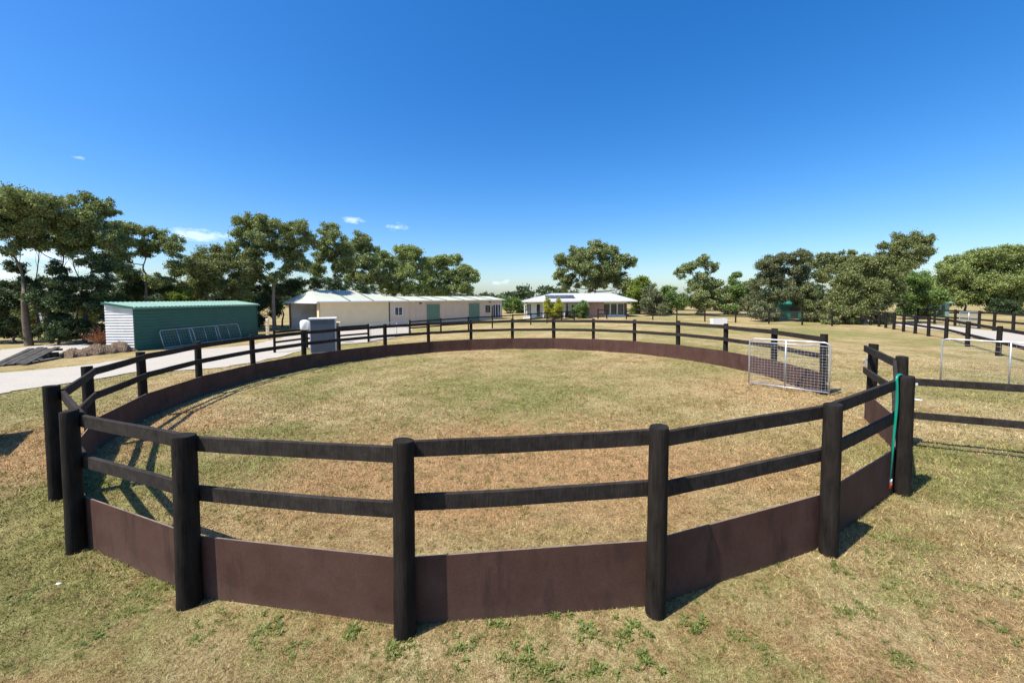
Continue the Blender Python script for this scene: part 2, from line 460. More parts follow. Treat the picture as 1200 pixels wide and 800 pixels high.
sheet('gravel_driveway', [(-80, 444), (40, 434), (94, 429), (160, 419), (215, 412), (262, 407.5), (297, 404), (320, 398), (345, 392.5), (375, 389), (470, 382), (483, 386),
                          (478, 391), (458, 396.5), (432, 401), (395, 404), (362, 408), (344, 413.5), (332, 418), (300, 424), (262, 431), (222, 434), (160, 437), (112, 444), (40, 455), (-80, 476)], M['gravel'], .03, .2, 3)
sheet('gravel_yard', [(-80, 434), (30, 426), (78, 418), (104, 412), (118, 406), (110, 404), (82, 402.5), (52, 404.5), (0, 411), (-80, 421)], M['gravel'], .03, .2, 4)
sheet('gravel_road', [(1300, 433), (1200, 409), (1108, 388.5), (1070, 384), (1036, 380), (1024, 378.4), (1028, 377), (1036, 376.8), (1070, 379), (1108, 382), (1200, 392), (1300, 404)], M['gravel'], .03, .1, 5)


def in_poly(px, py, poly):
    x0, y0 = poly[:, 0], poly[:, 1]; x1, y1 = np.roll(x0, -1), np.roll(y0, -1)
    ins = np.zeros(len(px), bool)
    for a, b, c, d in zip(x0, y0, x1, y1):
        if b == d: continue
        k = ((b > py) != (d > py)) & (px < (c - a) * (py - b) / (d - b) + a); ins ^= k
    return ins


# ------------------------------------------------------------------ the round pen
PC = Vector((-.503, 13.39, 0)); PR = 9.95
ANG = [-134.0, -148.6, -163.1, -177.3, -191.5, -205.6, -215.9, -230.2, -244.4, -258.7, -273.0, -287.3, -300.7, -314.3, -328.2, -342.5, -356.5, -370.8, -385.1, -397.3, -410.8, -425.6, -439.1, -452.8, -466.3, -480.2]
NEAR = {0: (68, 586, 451.4), 25: (90, 647, 481.5), 24: (222, 706, 510), 23: (473.5, 744, 516), 22: (767, 718, 500), 21: (970, 645, 473.7), 20: (1057.5, 577, 441)}
POSTS = []; PH = []
for i, a in enumerate(ANG):
    a = math.radians(a)
    p = gp(PC.x + PR * math.cos(a), PC.y + PR * math.sin(a)); h = 1.785
    if i in NEAR:
        q = G(NEAR[i][0], NEAR[i][1]); p = gp((p.x + 2 * q.x) / 3, (p.y + 2 * q.y) / 3)
        # height so that the top meets its pixel row
        lo, hi = 1.4, 2.1
        for _ in range(30):
            m_ = (lo + hi) / 2; d = px_dir(NEAR[i][0], NEAR[i][2]); z = CAMH + d.z * p.y / d.y
            h = z - p.z; break
        h = min(1.86, max(1.72, h))
    else: h += random.uniform(-.015, .015)
    POSTS.append(p); PH.append(h)
NP = len(POSTS); RP = .097
pen = thing('round_pen_fence', 'large round yard of black timber posts and rails with brown kickboards', 'fence', gp(PC.x, PC.y))


def post_mesh(seed):
    r = random.Random(seed); mb = MB(); n = 16; vs = []; fs = []
    prof = [(-.12, 1.03), (.0, 1.04), (.06, 1.02), (.35, 1.0), (.7, .985), (.93, .97), (.994, .965), (1.0, .93)]
    ph = r.uniform(0, 6); am = r.uniform(.015, .06)
    for z, k in prof:
        for j in range(n):
            an = 2 * math.pi * j / n
            rr = RP * k * (1 + am * math.sin(2 * an + ph) + .012 * math.sin(5 * an + ph * 2) + r.uniform(-.012, .012))
            vs.append((rr * math.cos(an), rr * math.sin(an), z + (.004 * math.cos(an + ph) if z >= 1 else 0)))
    for i in range(len(prof) - 1):
        for j in range(n): fs.append((i * n + j, i * n + (j + 1) % n, (i + 1) * n + (j + 1) % n, (i + 1) * n + j))
    mb.add(vs, fs, True)
    o = (len(prof) - 1) * n
    mb.f.append(tuple(o + j for j in range(n))); mb.sm.append(False)
    me = bpy.data.meshes.new('post'); me.from_pydata(mb.v, [], mb.f); me.polygons.foreach_set('use_smooth', mb.sm); me.materials.append(M['post'])
    return me


PM = [post_mesh(k) for k in range(6)]


def add_post(parent, p, h, k, scale=1.0, lean=(0, 0)):
    o = bpy.data.objects.new('post', PM[k % 6]); COL.objects.link(o); o.parent = parent
    o.location = p - ORG[parent.name]; o.scale = (scale, scale, h); o.rotation_euler = (lean[0], lean[1], random.uniform(0, 6)); return o


for i, p in enumerate(POSTS):
    add_post(pen, p, PH[i], i, random.uniform(.93, 1.06), (random.uniform(-.013, .013), random.uniform(-.013, .013)))


def inward(i):
    d = (Vector((PC.x, PC.y, 0)) - Vector((POSTS[i].x, POSTS[i].y, 0))).normalized(); return d


GATE_BAY = 17                                  # opening between posts 17 and 18


def pen_strip(i, j, z0, z1, off, th, gap, mb, endA=0, endB=0, sub=1, wob=0):
    """mitred timber between posts i and j on the inside of the posts, heights above ground"""
    A, B = POSTS[i], POSTS[j]; na, nb = inward(i), inward(j)
    a0 = A + na * off; a1 = A + na * (off + th); b0 = B + nb * off; b1 = B + nb * (off + th)
    t = (B - A); t.z = 0; t.normalize()
    ga = gap if not endA else -endA; gb = gap if not endB else -endB
    cols = []
    n = sub
    for k in range(n + 1):
        f = k / n; s = (ga if k == 0 else 0) - (gb if k == n else 0)
        w = math.sin(math.pi * f) * wob
        o_ = a0.lerp(b0, f) + t * s; i_ = a1.lerp(b1, f) + t * s
        zz = A.z * (1 - f) + B.z * f
        dz = random.uniform(-.004, .004) if 0 < k < n else 0
        cols.append([(o_.x, o_.y, zz + z0 + dz + w), (i_.x, i_.y, zz + z0 + dz + w), (i_.x, i_.y, zz + z1 + dz + w), (o_.x, o_.y, zz + z1 + dz + w)])
    vs = [v for c in cols for v in c]; fs = []
    for k in range(n):
        for e in range(4): fs.append((k * 4 + e, k * 4 + (e + 1) % 4, (k + 1) * 4 + (e + 1) % 4, (k + 1) * 4 + e))
    fs += [(3, 2, 1, 0), tuple(n * 4 + q for q in range(4))]
    mb.add(vs, fs)


for i in range(NP):
    j = (i + 1) % NP
    if i == GATE_BAY: continue
    ea = .16 if i == GATE_BAY + 1 else 0; eb = .13 if j == GATE_BAY else 0
    dt = random.uniform(-.012, .012)
    topA = min(PH[i], PH[j]) - .045 if True else 1.73
    for z0, z1 in ((topA - .15, topA), (topA - .66 + dt, topA - .51 + dt)):
        mb = MB(); pen_strip(i, j, z0, z1, RP * .93, .047, .0015, mb, ea, eb, 5, random.uniform(-.012, .004))
        o = mb.build('rail', M['rail'], pen)
        bm = bmesh.new(); bm.from_mesh(o.data); bmesh.ops.recalc_face_normals(bm, faces=bm.faces[:])
        bmesh.ops.bevel(bm, geom=[e for e in bm.edges if e.calc_face_angle(0) > .6], offset=.005, segments=1, affect='EDGES'); bm.to_mesh(o.data); bm.free()
    mb = MB(); hb = random.uniform(-.008, .008)
    pen_strip(i, j, -.03, .655 + hb, RP * .9, .019, .004, mb, .02 if ea else 0, .02 if eb else 0, 3)
    o = mb.build('board', M['board'], pen)
    bm = bmesh.new(); bm.from_mesh(o.data); bmesh.ops.recalc_face_normals(bm, faces=bm.faces[:])
    bmesh.ops.bevel(bm, geom=[e for e in bm.edges if e.calc_face_angle(0) > .6], offset=.002, segments=1, affect='EDGES')
    for f_ in bm.faces: f_.material_index = 1 if f_.normal.z > .9 else 0
    bm.to_mesh(o.data); bm.free(); o.data.materials.append(M['ply_edge'])


# ------------------------------------------------------------------ gates
def pipe_gate(name, label, A, B, z0, z1, r=.021, braces=(.5,), cell=.1, mesh=True, corner=.12, cat='gate', lean=None, group=None, second_bar=.11, wire=.0035):
    """welded pipe gate between ground points A and B, with rounded upper corners and a wire mesh"""
    A = Vector(A); B = Vector(B); g = thing(name, label, cat, A, group)
    L_ = (B - A).length; t = (B - A) / L_; up = Vector((0, 0, 1))
    if lean: up = (up + lean).normalized()
    P = lambda u, z: A + t * u + up * z
    pts = [P(0, z0), P(0, (z0 + z1) / 2), P(0, z1 - corner)]
    pts += [P(corner - corner * math.cos(q), z1 - corner + corner * math.sin(q)) for q in (math.pi / 8, math.pi / 4, 3 * math.pi / 8, math.pi / 2)]
    pts += [P(L_ - corner + corner * math.sin(q), z1 - corner + corner * math.cos(q)) for q in (0, math.pi / 8, math.pi / 4, 3 * math.pi / 8, math.pi / 2)]
    pts += [P(L_, (z0 + z1) / 2), P(L_, z0)]
    mb = MB().tube(pts, r, 8); mb.tube([P(0, z0 + .02), P(L_, z0 + .02)], r * .95, 8); mb.build('frame', M['galv'], g)
    if second_bar: MB().tube([P(0, z1 - second_bar), P(L_, z1 - second_bar)], r * .8, 8).build('top_bar', M['galv'], g)
    for b in braces: MB().tube([P(L_ * b, z0 + .02), P(L_ * b, z1)], r * .9, 8).build('brace', M['galv'], g)
    if mesh:
        mb = MB(); zt = z1 - (second_bar or 0)
        n = max(2, int(L_ / cell))
        for k in range(1, n): mb.tube([P(L_ * k / n, z0 + .02), P(L_ * k / n, zt)], wire, 4, False)
        n = max(2, int((zt - z0) / cell))
        for k in range(1, n): z = z0 + (zt - z0) * k / n; mb.tube([P(0, z), P(L_, z)], wire, 4, False)
        mb.build('wire_mesh', M['mesh'], g)
    return g


gA = G(971.5, 461, .08); gA.z = float(gz(gA.x)); gB = G(877.5, 448.5, .08); gB.z = float(gz(gB.x))
gate = pipe_gate('pen_gate', 'silver pipe and mesh gate swung open inside the round pen', gA, gB, .08, 1.56, .022, (.52,), .085, True, .15, wire=.003)
for z in (.35, 1.2):
    MB().tube([POSTS[17] + Vector((0, 0, z)), gA + Vector((0, 0, z))], .014, 6).build('hinge', M['galv'], gate)
fA = G(1102, 448); fB = G(1182, 457); fd = (fB - fA).normalized()
field_gate = pipe_gate('field_gate', 'wide silver pipe gate standing in the grass beyond the post with the green hose', fA, gp(*(fA + fd * (fB - fA).length * 2.04).xy), .06, 1.45, .022, (.49,), .15, True, .12, second_bar=0, wire=.0026)
# galvanised latch on the opening post
c0 = POSTS[18] + (POSTS[17] - POSTS[18]).normalized() * .1 + inward(18) * .06 + Vector((0, 0, 1.36))
lt = thing('gate_latch', 'small silver latch bolted to the post at the pen opening', 'latch', c0)
MB().box(c0, .04, .05, .13, .9).build('plate', M['galv'], lt)
MB().tube([c0 + Vector((-.01, 0, .045)), c0 + Vector((-.055, .02, .045)), c0 + Vector((-.065, .02, 0)), c0 + Vector((-.055, .02, -.045)), c0 + Vector((-.01, 0, -.045))], .009, 6).build('bolt', M['galv'], lt)


# ------------------------------------------------------------------ other fences
def fence(name, label, pts, h, rails, pr=.065, rh=.1, rt=.04, side=1, skip=(), group=None, hs=None, nopost=()):
    g = thing(name, label, 'fence', pts[0], group)
    for k, p in enumerate(pts):
        if k in nopost: continue
        add_post(g, p, (hs or {}).get(k, h) + random.uniform(-.02, .02), random.randrange(6), pr / RP, (random.uniform(-.012, .012), random.uniform(-.012, .012)))
    for k, (a, b) in enumerate(zip(pts, pts[1:])):
        if k in skip: continue
        t = (b - a).normalized(); n = Vector((-t.y, t.x, 0)) * side
        for z in rails:
            za, zb = z + random.uniform(-.015, .015), z + random.uniform(-.015, .015)
            mb = MB(); A = a + n * pr * .8 + Vector((0, 0, za - rh / 2)); Bv = b - a + Vector((0, 0, zb - za))
            mb.par(A + t * .004, Bv - t * .008, n * rt, Vector((0, 0, rh))); mb.build('rail', M['rail'], g, .004)
    return g


p19 = POSTS[19]; fdir = Vector((1.27, -.65, 0)).normalized()
fpts = [gp(*(p19 + fdir * (.1 + 2.5 * k)).xy) for k in range(0, 4)]
fence('paddock_fence', 'low black two-rail fence running off from the post with the green hose', fpts, 1.43, (1.3, .66), .07, .13, .042, 1, nopost=(0,))
fence('road_fence', 'black post and rail fence along the grass side of the gravel road', [G(1330, 468), G(1225, 434), G(1169.6, 417), G(1133.6, 406), G(1108.4, 398.2), G(1088, 394), G(1072.4, 391), G(1058.6, 388.6), G(1047.4, 386), G(1038, 384.3), G(1030, 382.6), G(1020, 381)], 1.38, (1.24, .62), .095, .15, .045, -1)
fence('road_fence', 'black post and rail fence on the far side of the gravel road', [G(1300, 405), G(1215, 394), G(1187, 390.2), G(1164.6, 387.4), G(1147, 385), G(1119, 382), G(1095, 379.5), G(1075, 377.4)], 1.5, (1.36, .75), .09, .15, .045, -1)
fence('paddock_fence', 'thin black fence in front of the white-roofed house and long shed', [G(480.5, 393.3), G(516.7, 389.5), G(549, 386.8), G(577, 384.6), G(601, 382.4), G(622, 380.6), G(641, 378.8), G(658, 377), G(673, 375.8)], 1.32, (1.2, .65), .07, .12, .04, -1, hs={3: 2.3})
fence('paddock_fence', 'short piece of dark fence beside the brick wall of the house', [G(700.7, 373.6), G(711, 373.6)], 1.35, (1.22, .65), .09, .16, .05, -1)
fence('paddock_fence', 'thin dark fence along the garden trees with the white trough before it', [G(734, 374), G(765, 374.8), G(793, 375.6), G(826, 376.8), G(862, 378), G(901, 379.4), G(940, 381), G(975, 382)], 1.4, (1.28, .7), .075, .12, .04, -1)
fence('paddock_fence', 'dark two-rail fence passing behind the tall grey box', [G(322, 413.5), G(360, 408), G(396, 404.5), G(432, 401)], 1.36, (1.24, .66), .075, .13, .04, -1)
pipe_gate('yard_gate', 'low grey mesh gate between fence posts in front of the cream wall', G(434, 401), G(479, 394), .08, 1.3, .022, (.33, .66), .16, True, .08, second_bar=0, wire=.006)


pipe_gate('road_gate', 'pale mesh gate in the fence on the far side of the gravel road', G(1124, 382.6), G(1146, 384.9), .08, 1.35, .03, (.5,), .12, True, .08, second_bar=0, wire=.01)


# ------------------------------------------------------------------ hose, scraps
def build_hose():
    p = POSTS[20]; H = PH[20]; inn = inward(20)
    tl = Vector((-.72, -.7, 0)).normalized()
    base = p + inn * .10 + tl * .115
    h = thing('garden_hose', 'green garden hose hanging down a black post with orange end fitting', 'hose', Vector((base.x, base.y, p.z)))
    def q(dx, z, dt=0): return Vector((base.x, base.y, p.z)) + Vector((dx, 0, z)) + tl * dt
    pts = [q(.10, H - .10, -.16), q(.06, H + .0, -.1), q(.02, H + .02, -.03), q(-.01, H - .02, .02), q(0, H - .12, .035), q(.008, H - .4, .03), q(-.01, H - .75, .03), q(-.03, H - 1.1, .035), q(-.045, H - 1.35, .035), q(-.055, H - 1.56, .03)]
    sm = []
    for i in range(len(pts) - 1):
        a, b, c, d = pts[max(i - 1, 0)], pts[i], pts[i + 1], pts[min(i + 2, len(pts) - 1)]
        for k in range(5):
            s = k / 5; sm.append(.5 * ((2 * b) + (c - a) * s + (2 * a - 5 * b + 4 * c - d) * s * s + (3 * b - a - 3 * c + d) * s ** 3))
    sm.append(pts[-1]); MB().tube(sm, .017, 10).build('tube', M['hose'], h)
    e = pts[-1]; mb = MB().tube([e + Vector((0, 0, .03)), e - Vector((0, 0, .03))], .03, 10); mb.build('connector', M['rag'], h)
    e2 = e - Vector((.004, 0, .03)); MB().tube([e2, e2 - Vector((.004, 0, .03)), e2 - Vector((.008, 0, .085))], [.034, .036, .024], 10).build('fitting', M['orange'], h)
    b = Vector((p.x, p.y, p.z)) + Vector((.03, -.112, H - .09)); MB().box(b, .022, .012, .03).build('tag_plate', M['rag'], h)


build_hose()


def scrap(name, label, p, s, seed):
    r = random.Random(seed); bm = bmesh.new(); bmesh.ops.create_icosphere(bm, subdivisions=2, radius=1)
    for v in bm.verts:
        v.co = Vector((v.co.x * s[0], v.co.y * s[1], max(-.3, v.co.z) * s[2])) * (1 + r.uniform(-.35, .35))
    me = bpy.data.meshes.new(name); bm.to_mesh(me); bm.free(); me.materials.append(M['rag'])
    o = bpy.data.objects.new(name, me); COL.objects.link(o); o.location = p + Vector((0, 0, s[2] * .3 + .005)); o.rotation_euler = (0, 0, r.uniform(0, 3)); return tag(o, label, 'litter')


scrap('plastic_scrap', 'white crumpled scrap on the grass behind the post with the green hose', G(1076, 469), (.07, .05, .03), 3)
scrap('plastic_scrap', 'pale scrap lying in the grass outside the round pen', G(68, 685), (.013, .03, .012), 4)


# ------------------------------------------------------------------ buildings
Z = Vector((0, 0, 1))


def ribbed(mb, p, a, up, n, pitch=.2, amp=.03, vertical=False):
    """trapezoid-ribbed sheet: ribs along a (horizontal) or along up (vertical)"""
    p, a, up, n = Vector(p), Vector(a), Vector(up), Vector(n).normalized()
    run, oth = (a, up) if vertical else (up, a)
    cnt = max(2, int(run.length / pitch)); prof = []
    for k in range(cnt):
        for f, d in ((0, 0), (.55, 0), (.68, 1), (.87, 1)): prof.append(((k + f) / cnt, d))
    prof.append((1, 0))
    vs = []
    for f, d in prof:
        q = p + run * f + n * amp * d; vs += [q, q + oth]
    fs = [(2 * k, 2 * k + 2, 2 * k + 3, 2 * k + 1) for k in range(len(prof) - 1)]
    mb.add(vs, fs); return mb


def window(parent, p, a, up, n, mat='white_paint', fr=.07, name='window', bars=0, pane='glass'):
    """framed window on a wall: frame bars proud of the wall, pane set inside as a sub-part"""
    p, a, up, n = Vector(p), Vector(a), Vector(up), Vector(n).normalized(); t = a.normalized(); u = up.normalized()
    mb = MB(); d = n * .07
    mb.par(p - n * .02, a, u * fr, d); mb.par(p + up - u * fr - n * .02, a, u * fr, d)
    mb.par(p + u * fr - n * .02, t * fr, up - u * 2 * fr, d * .96); mb.par(p + a - t * fr + u * fr - n * .02, t * fr, up - u * 2 * fr, d * .96)
    for k in range(bars):
        mb.par(p + a * (k + 1) / (bars + 1) - t * fr * .4 + u * fr - n * .02, t * fr * .8, up - u * 2 * fr, d * .9)
    w = mb.build(name, M[mat], parent)
    mb = MB(); mb.par(p + t * fr + u * fr + n * .004, a - t * 2 * fr, up - u * 2 * fr, n * .012); mb.build('pane', M[pane], w)
    return w


def green_shed():
    A = G(158, 411.5); B = G(302, 392.5); ab = B - A; ab.z = 0; ab.normalize(); L_ = (B - A).length
    inn = Vector((-ab.y, ab.x, 0)); wd = 1.95
    zb = min(A.z, B.z) - .05; ze = 2.56; zr = 2.84
    A = Vector((A.x, A.y, zb))
    s = thing('green_shed', 'long dark green steel shed with a white end wall and pale green roof', 'shed', A)
    mb = MB(); ribbed(mb, A, ab * L_, Z * (ze - zb), -inn, .19, .022); ribbed(mb, A + inn * wd + ab * L_, -ab * L_, Z * (zr - zb), inn, .19, .022)
    ribbed(mb, A + ab * L_ + inn * 0, inn * wd, Z * (ze - zb), ab, .19, .022); mb.build('side_wall', M['green_steel'], s)
    mb = MB(); ribbed(mb, A + inn * wd, -inn * wd, Z * (ze - zb), -ab, .17, .022)
    mb.add([A + Z * (ze - zb) - ab * .004, A + inn * wd + Z * (ze - zb) - ab * .004, A + inn * wd + Z * (zr - zb) - ab * .004], [(0, 2, 1)]); mb.build('end_wall', M['white_steel'], s)
    sl = inn * (wd + .22) + Z * ((zr - ze) * (wd + .22) / wd)
    mb = MB(); o = A - ab * .12 - inn * .15 + Z * (ze - zb + .02); mb.par(o, ab * (L_ + .24), sl, Z * .03); rf = mb.build('roof', M['green_roof'], s)
    mb = MB(); ribbed(mb, o + Z * .034, ab * (L_ + .24), sl, Z, .3, .03, True); mb.build('roof_sheet', M['green_roof'], rf)
    mb = MB(); mb.par(o - Z * .09 - ab * .03, ab * .03, sl, Z * .15); mb.build('barge_board', M['green_steel'], s)
    mb = MB(); mb.par(o - inn * .1 - Z * .08, ab * (L_ + .24), inn * .095, Z * .1); mb.build('gutter', M['green_roof'], s)
    for q in (0, L_ - .06):
        mb = MB(); mb.par(A + ab * q - inn * .045, ab * .07, inn * .02, Z * (ze - zb)); mb.build('corner_trim', M['green_steel'], s)
    lean_d = inn * .28
    for k, (s0, s1) in enumerate(((1.5, 4.0), (3.75, 6.3), (6.1, 8.5))):
        o0 = A + ab * s0 - inn * (.5 - .05 * k); o1 = A + ab * s1 - inn * (.5 - .05 * k)
        o0.z = float(gz(o0.x)); o1.z = float(gz(o1.x))
        pipe_gate('leaning_gate', ['silver pipe gate leaning on the green shed, next to its white end wall', 'silver pipe gate leaning on the green shed, middle one of three', 'silver pipe gate leaning on the green shed, farthest from the white end wall'][k],
                  o0, o1, .02, 1.25, .026, (.5,), .2, True, .18, lean=lean_d, group='pipe gates leaning on the green shed', second_bar=0, wire=.004)


green_shed()


def long_shed():
    A = G(374.5, 389); B = G(588.5, 373.2); a = B - A; a.z = 0; L_ = a.length; a.normalize(); n = Vector((-a.y, a.x, 0))   # n points into the building
    zb = -.26; A = Vector((A.x, A.y, zb)); ze = 2.82; H = ze - zb
    s = thing('long_shed', 'long low cream and pink farm shed with green doors and open carport end', 'shed', A)
    W1 = 8.0; L1 = 7.7; th = .12; W2 = 6.2
    P = lambda u, v, z=0: A + a * u + n * v + Z * z
    # carport section
    mb = MB(); mb.par(P(.0, 0), a * L1, n * th, Z * H); mb.par(P(0, 0, 0) + a * .003, n * .5, a * th, Z * (H - .003)); mb.build('wall', M['cream'], s)
    mb = MB(); mb.par(P(0, W1 - th), a * L1, n * th, Z * H); mb.par(P(L1 - th, th), a * th, n * (W1 - 2 * th), Z * H); mb.build('inner_wall', M['white_steel'], s)
    mb = MB(); mb.par(P(.0, W1 - .22), a * .14, n * .09, Z * H); mb.build('door_post', M['red_wood'], s)
    mb = MB(); mb.par(P(L1 - 1.5, 1.6), a * .14, n * .14, Z * (H - .02)); mb.build('door_post', M['red_wood'], s)
    mb = MB(); mb.par(P(0, 0, .02), a * L1, n * W1, Z * .1); mb.build('slab', M['concrete'], s)
    # hip roof over it
    o = .35; zr = 4.02 - zb
    e = [P(-o, -o, H), P(L1 + .2, -o, H), P(L1 + .2, W1 + o, H), P(-o, W1 + o, H)]; r0 = P(.9, W1 / 2, zr); r1 = P(L1 + .2, W1 / 2, zr)
    dz = Z * -.12
    mb = MB(); mb.add([*e, r0, r1, e[0] + dz, e[1] + dz, e[2] + dz, e[3] + dz], [(0, 1, 5, 4), (3, 0, 4), (2, 3, 4, 5), (1, 2, 5), (6, 9, 8, 7), (0, 6, 7, 1), (1, 7, 8, 2), (2, 8, 9, 3), (3, 9, 6, 0)])
    rf = mb.build('hip_roof', M['shed_roof'], s)
    for q in (.34, .68):
        u = L1 * q + .3; p0 = P(u, -o, H) ; p1 = P(u, W1 / 2, zr); nn = (p1 - p0).cross(a).normalized(); nn = nn if nn.z > 0 else -nn
        mb = MB(); mb.par(p0 + nn * .008, p1 - p0, a * .16, nn * .04); mb.build('roof_strip', M['roof_strip'], rf)
    mb = MB(); mb.par(P(-o, -o - .12, H - .13), a * (L1 + o + .2), n * .12, Z * .13); mb.build('gutter', M['white_paint'], s)
    mb = MB(); mb.par(P(-o - .03, -o, H - .2), n * (W1 + 2 * o), a * .028, Z * .2); mb.build('fascia', M['white_paint'], s)
    # long wing
    mb = MB(); ribbed(mb, P(L1, 0), a * (L_ - L1), Z * H, -n, .5, .02, True); mb.par(P(L1 + .01, .004), a * (L_ - L1 - .01), n * th, Z * H)
    mb.par(P(L_ - th, th + .004), a * th, n * (W2 - th), Z * H); mb.par(P(L1 + .01, W2 - th), a * (L_ - L1 - th - .02), n * th, Z * H); mb.build('long_wall', M['pink'], s)
    zr2 = 3.32 - zb; o2 = .3
    e = [P(L1 + .21, -o2, H - .02), P(L_ + .4, -o2, H - .02), P(L_ + .4, W2 + o2, H - .02), P(L1 + .21, W2 + o2, H - .02)]; r0 = P(L1 + .21, W2 / 2, zr2); r1 = P(L_ + .4, W2 / 2, zr2)
    mb = MB(); mb.add([*e, r0, r1] + [v + dz for v in e], [(0, 1, 5, 4), (2, 3, 4, 5), (1, 2, 5), (3, 0, 4), (6, 9, 8, 7), (0, 6, 7, 1), (1, 7, 8, 2), (2, 8, 9, 3), (3, 9, 6, 0)])
    rf2 = mb.build('wing_roof', M['shed_roof'], s)
    for q in (.12, .30, .42, .58, .72, .86):
        u = L1 + (L_ - L1) * q; p0 = P(u, -o2, H - .02); p1 = P(u, W2 / 2, zr2); nn = (p1 - p0).cross(a).normalized(); nn = nn if nn.z > 0 else -nn
        mb = MB(); mb.par(p0 + nn * .008, p1 - p0, a * .18, nn * .04); mb.build('roof_strip', M['roof_strip'], rf2)
    mb = MB(); mb.par(P(L1 + .22, -o2 - .12, H - .15), a * (L_ - L1 + .2), n * .12, Z * .12); mb.build('wing_gutter', M['white_paint'], s)
    mb = MB(); mb.par(P(L1 - .04, -.06), a * .1, n * .055, Z * H); mb.build('downpipe', M['dark_line'], s)

    def at(px):                                # distance along the front wall under a pixel column
        d = px_dir(px, 360); k = d.x / d.y
        return (k * A.y - A.x) / (a.x - k * a.y)
    for x0, x1 in ((499.5, 515), (549, 561.5)):
        u0, u1 = at(x0), at(x1); mb = MB(); mb.par(P(u0, -.07, .25), a * (u1 - u0), n * .06, Z * 2.35); d = mb.build('roller_door', M['door_green'], s)
        mb = MB()
        for k in range(9): mb.par(P(u0 + .04, -.085, .4 + .24 * k), a * (u1 - u0 - .08), n * .014, Z * .05)
        mb.build('door_ribs', M['door_green'], d)
        mb = MB(); mb.par(P(u0 - .07, -.09, .2), a * .065, n * .085, Z * 2.46); mb.par(P(u1 + .005, -.09, .2), a * .065, n * .085, Z * 2.46); mb.par(P(u0 - .07, -.09, 2.61), a * (u1 - u0 + .14), n * .085, Z * .07); mb.build('door_frame', M['pink'], d)
    u0, u1 = at(462), at(471.5); window(s, P(u0, -.02, 1.35), a * (u1 - u0), Z * 1.0, -n, bars=1)
    u0, u1 = at(569), at(574); window(s, P(u0, -.02, 1.25), a * (u1 - u0), Z * 1.0, -n, 'dark_line')
    u0, u1 = at(577), at(586.5); window(s, P(u0, -.02, .25), a * (u1 - u0), Z * 2.2, -n, name='sliding_door', bars=2, fr=.12)
    u0, u1 = at(480), at(487); window(s, P(u0, -.02, .25), a * (u1 - u0), Z * 2.05, -n, 'pink', name='door', fr=.09, pane='pink')
    for px in (491.5, 573):
        u = at(px); mb = MB(); mb.par(P(u, -.26, H - .42), a * .16, n * .24, Z * .14); mb.build('wall_lamp', M['dark_line'], s)
    # things inside the carport
    b = P(1.6, 3.2); b.z = zb + .12; brl = thing('plastic_drum', 'blue plastic drum inside the open carport of the long shed', 'drum', b)
    MB().tube([b, b + Z * .05, b + Z * .3, b + Z * .34, b + Z * .6, b + Z * .64, b + Z * .92, b + Z * .95], [.27, .3, .3, .315, .315, .3, .3, .27], 18).build('body', M['blue'], brl)
    MB().tube([b + Z * .951, b + Z * .99], [.28, .27], 18).build('lid', M['blue'], brl)


long_shed()


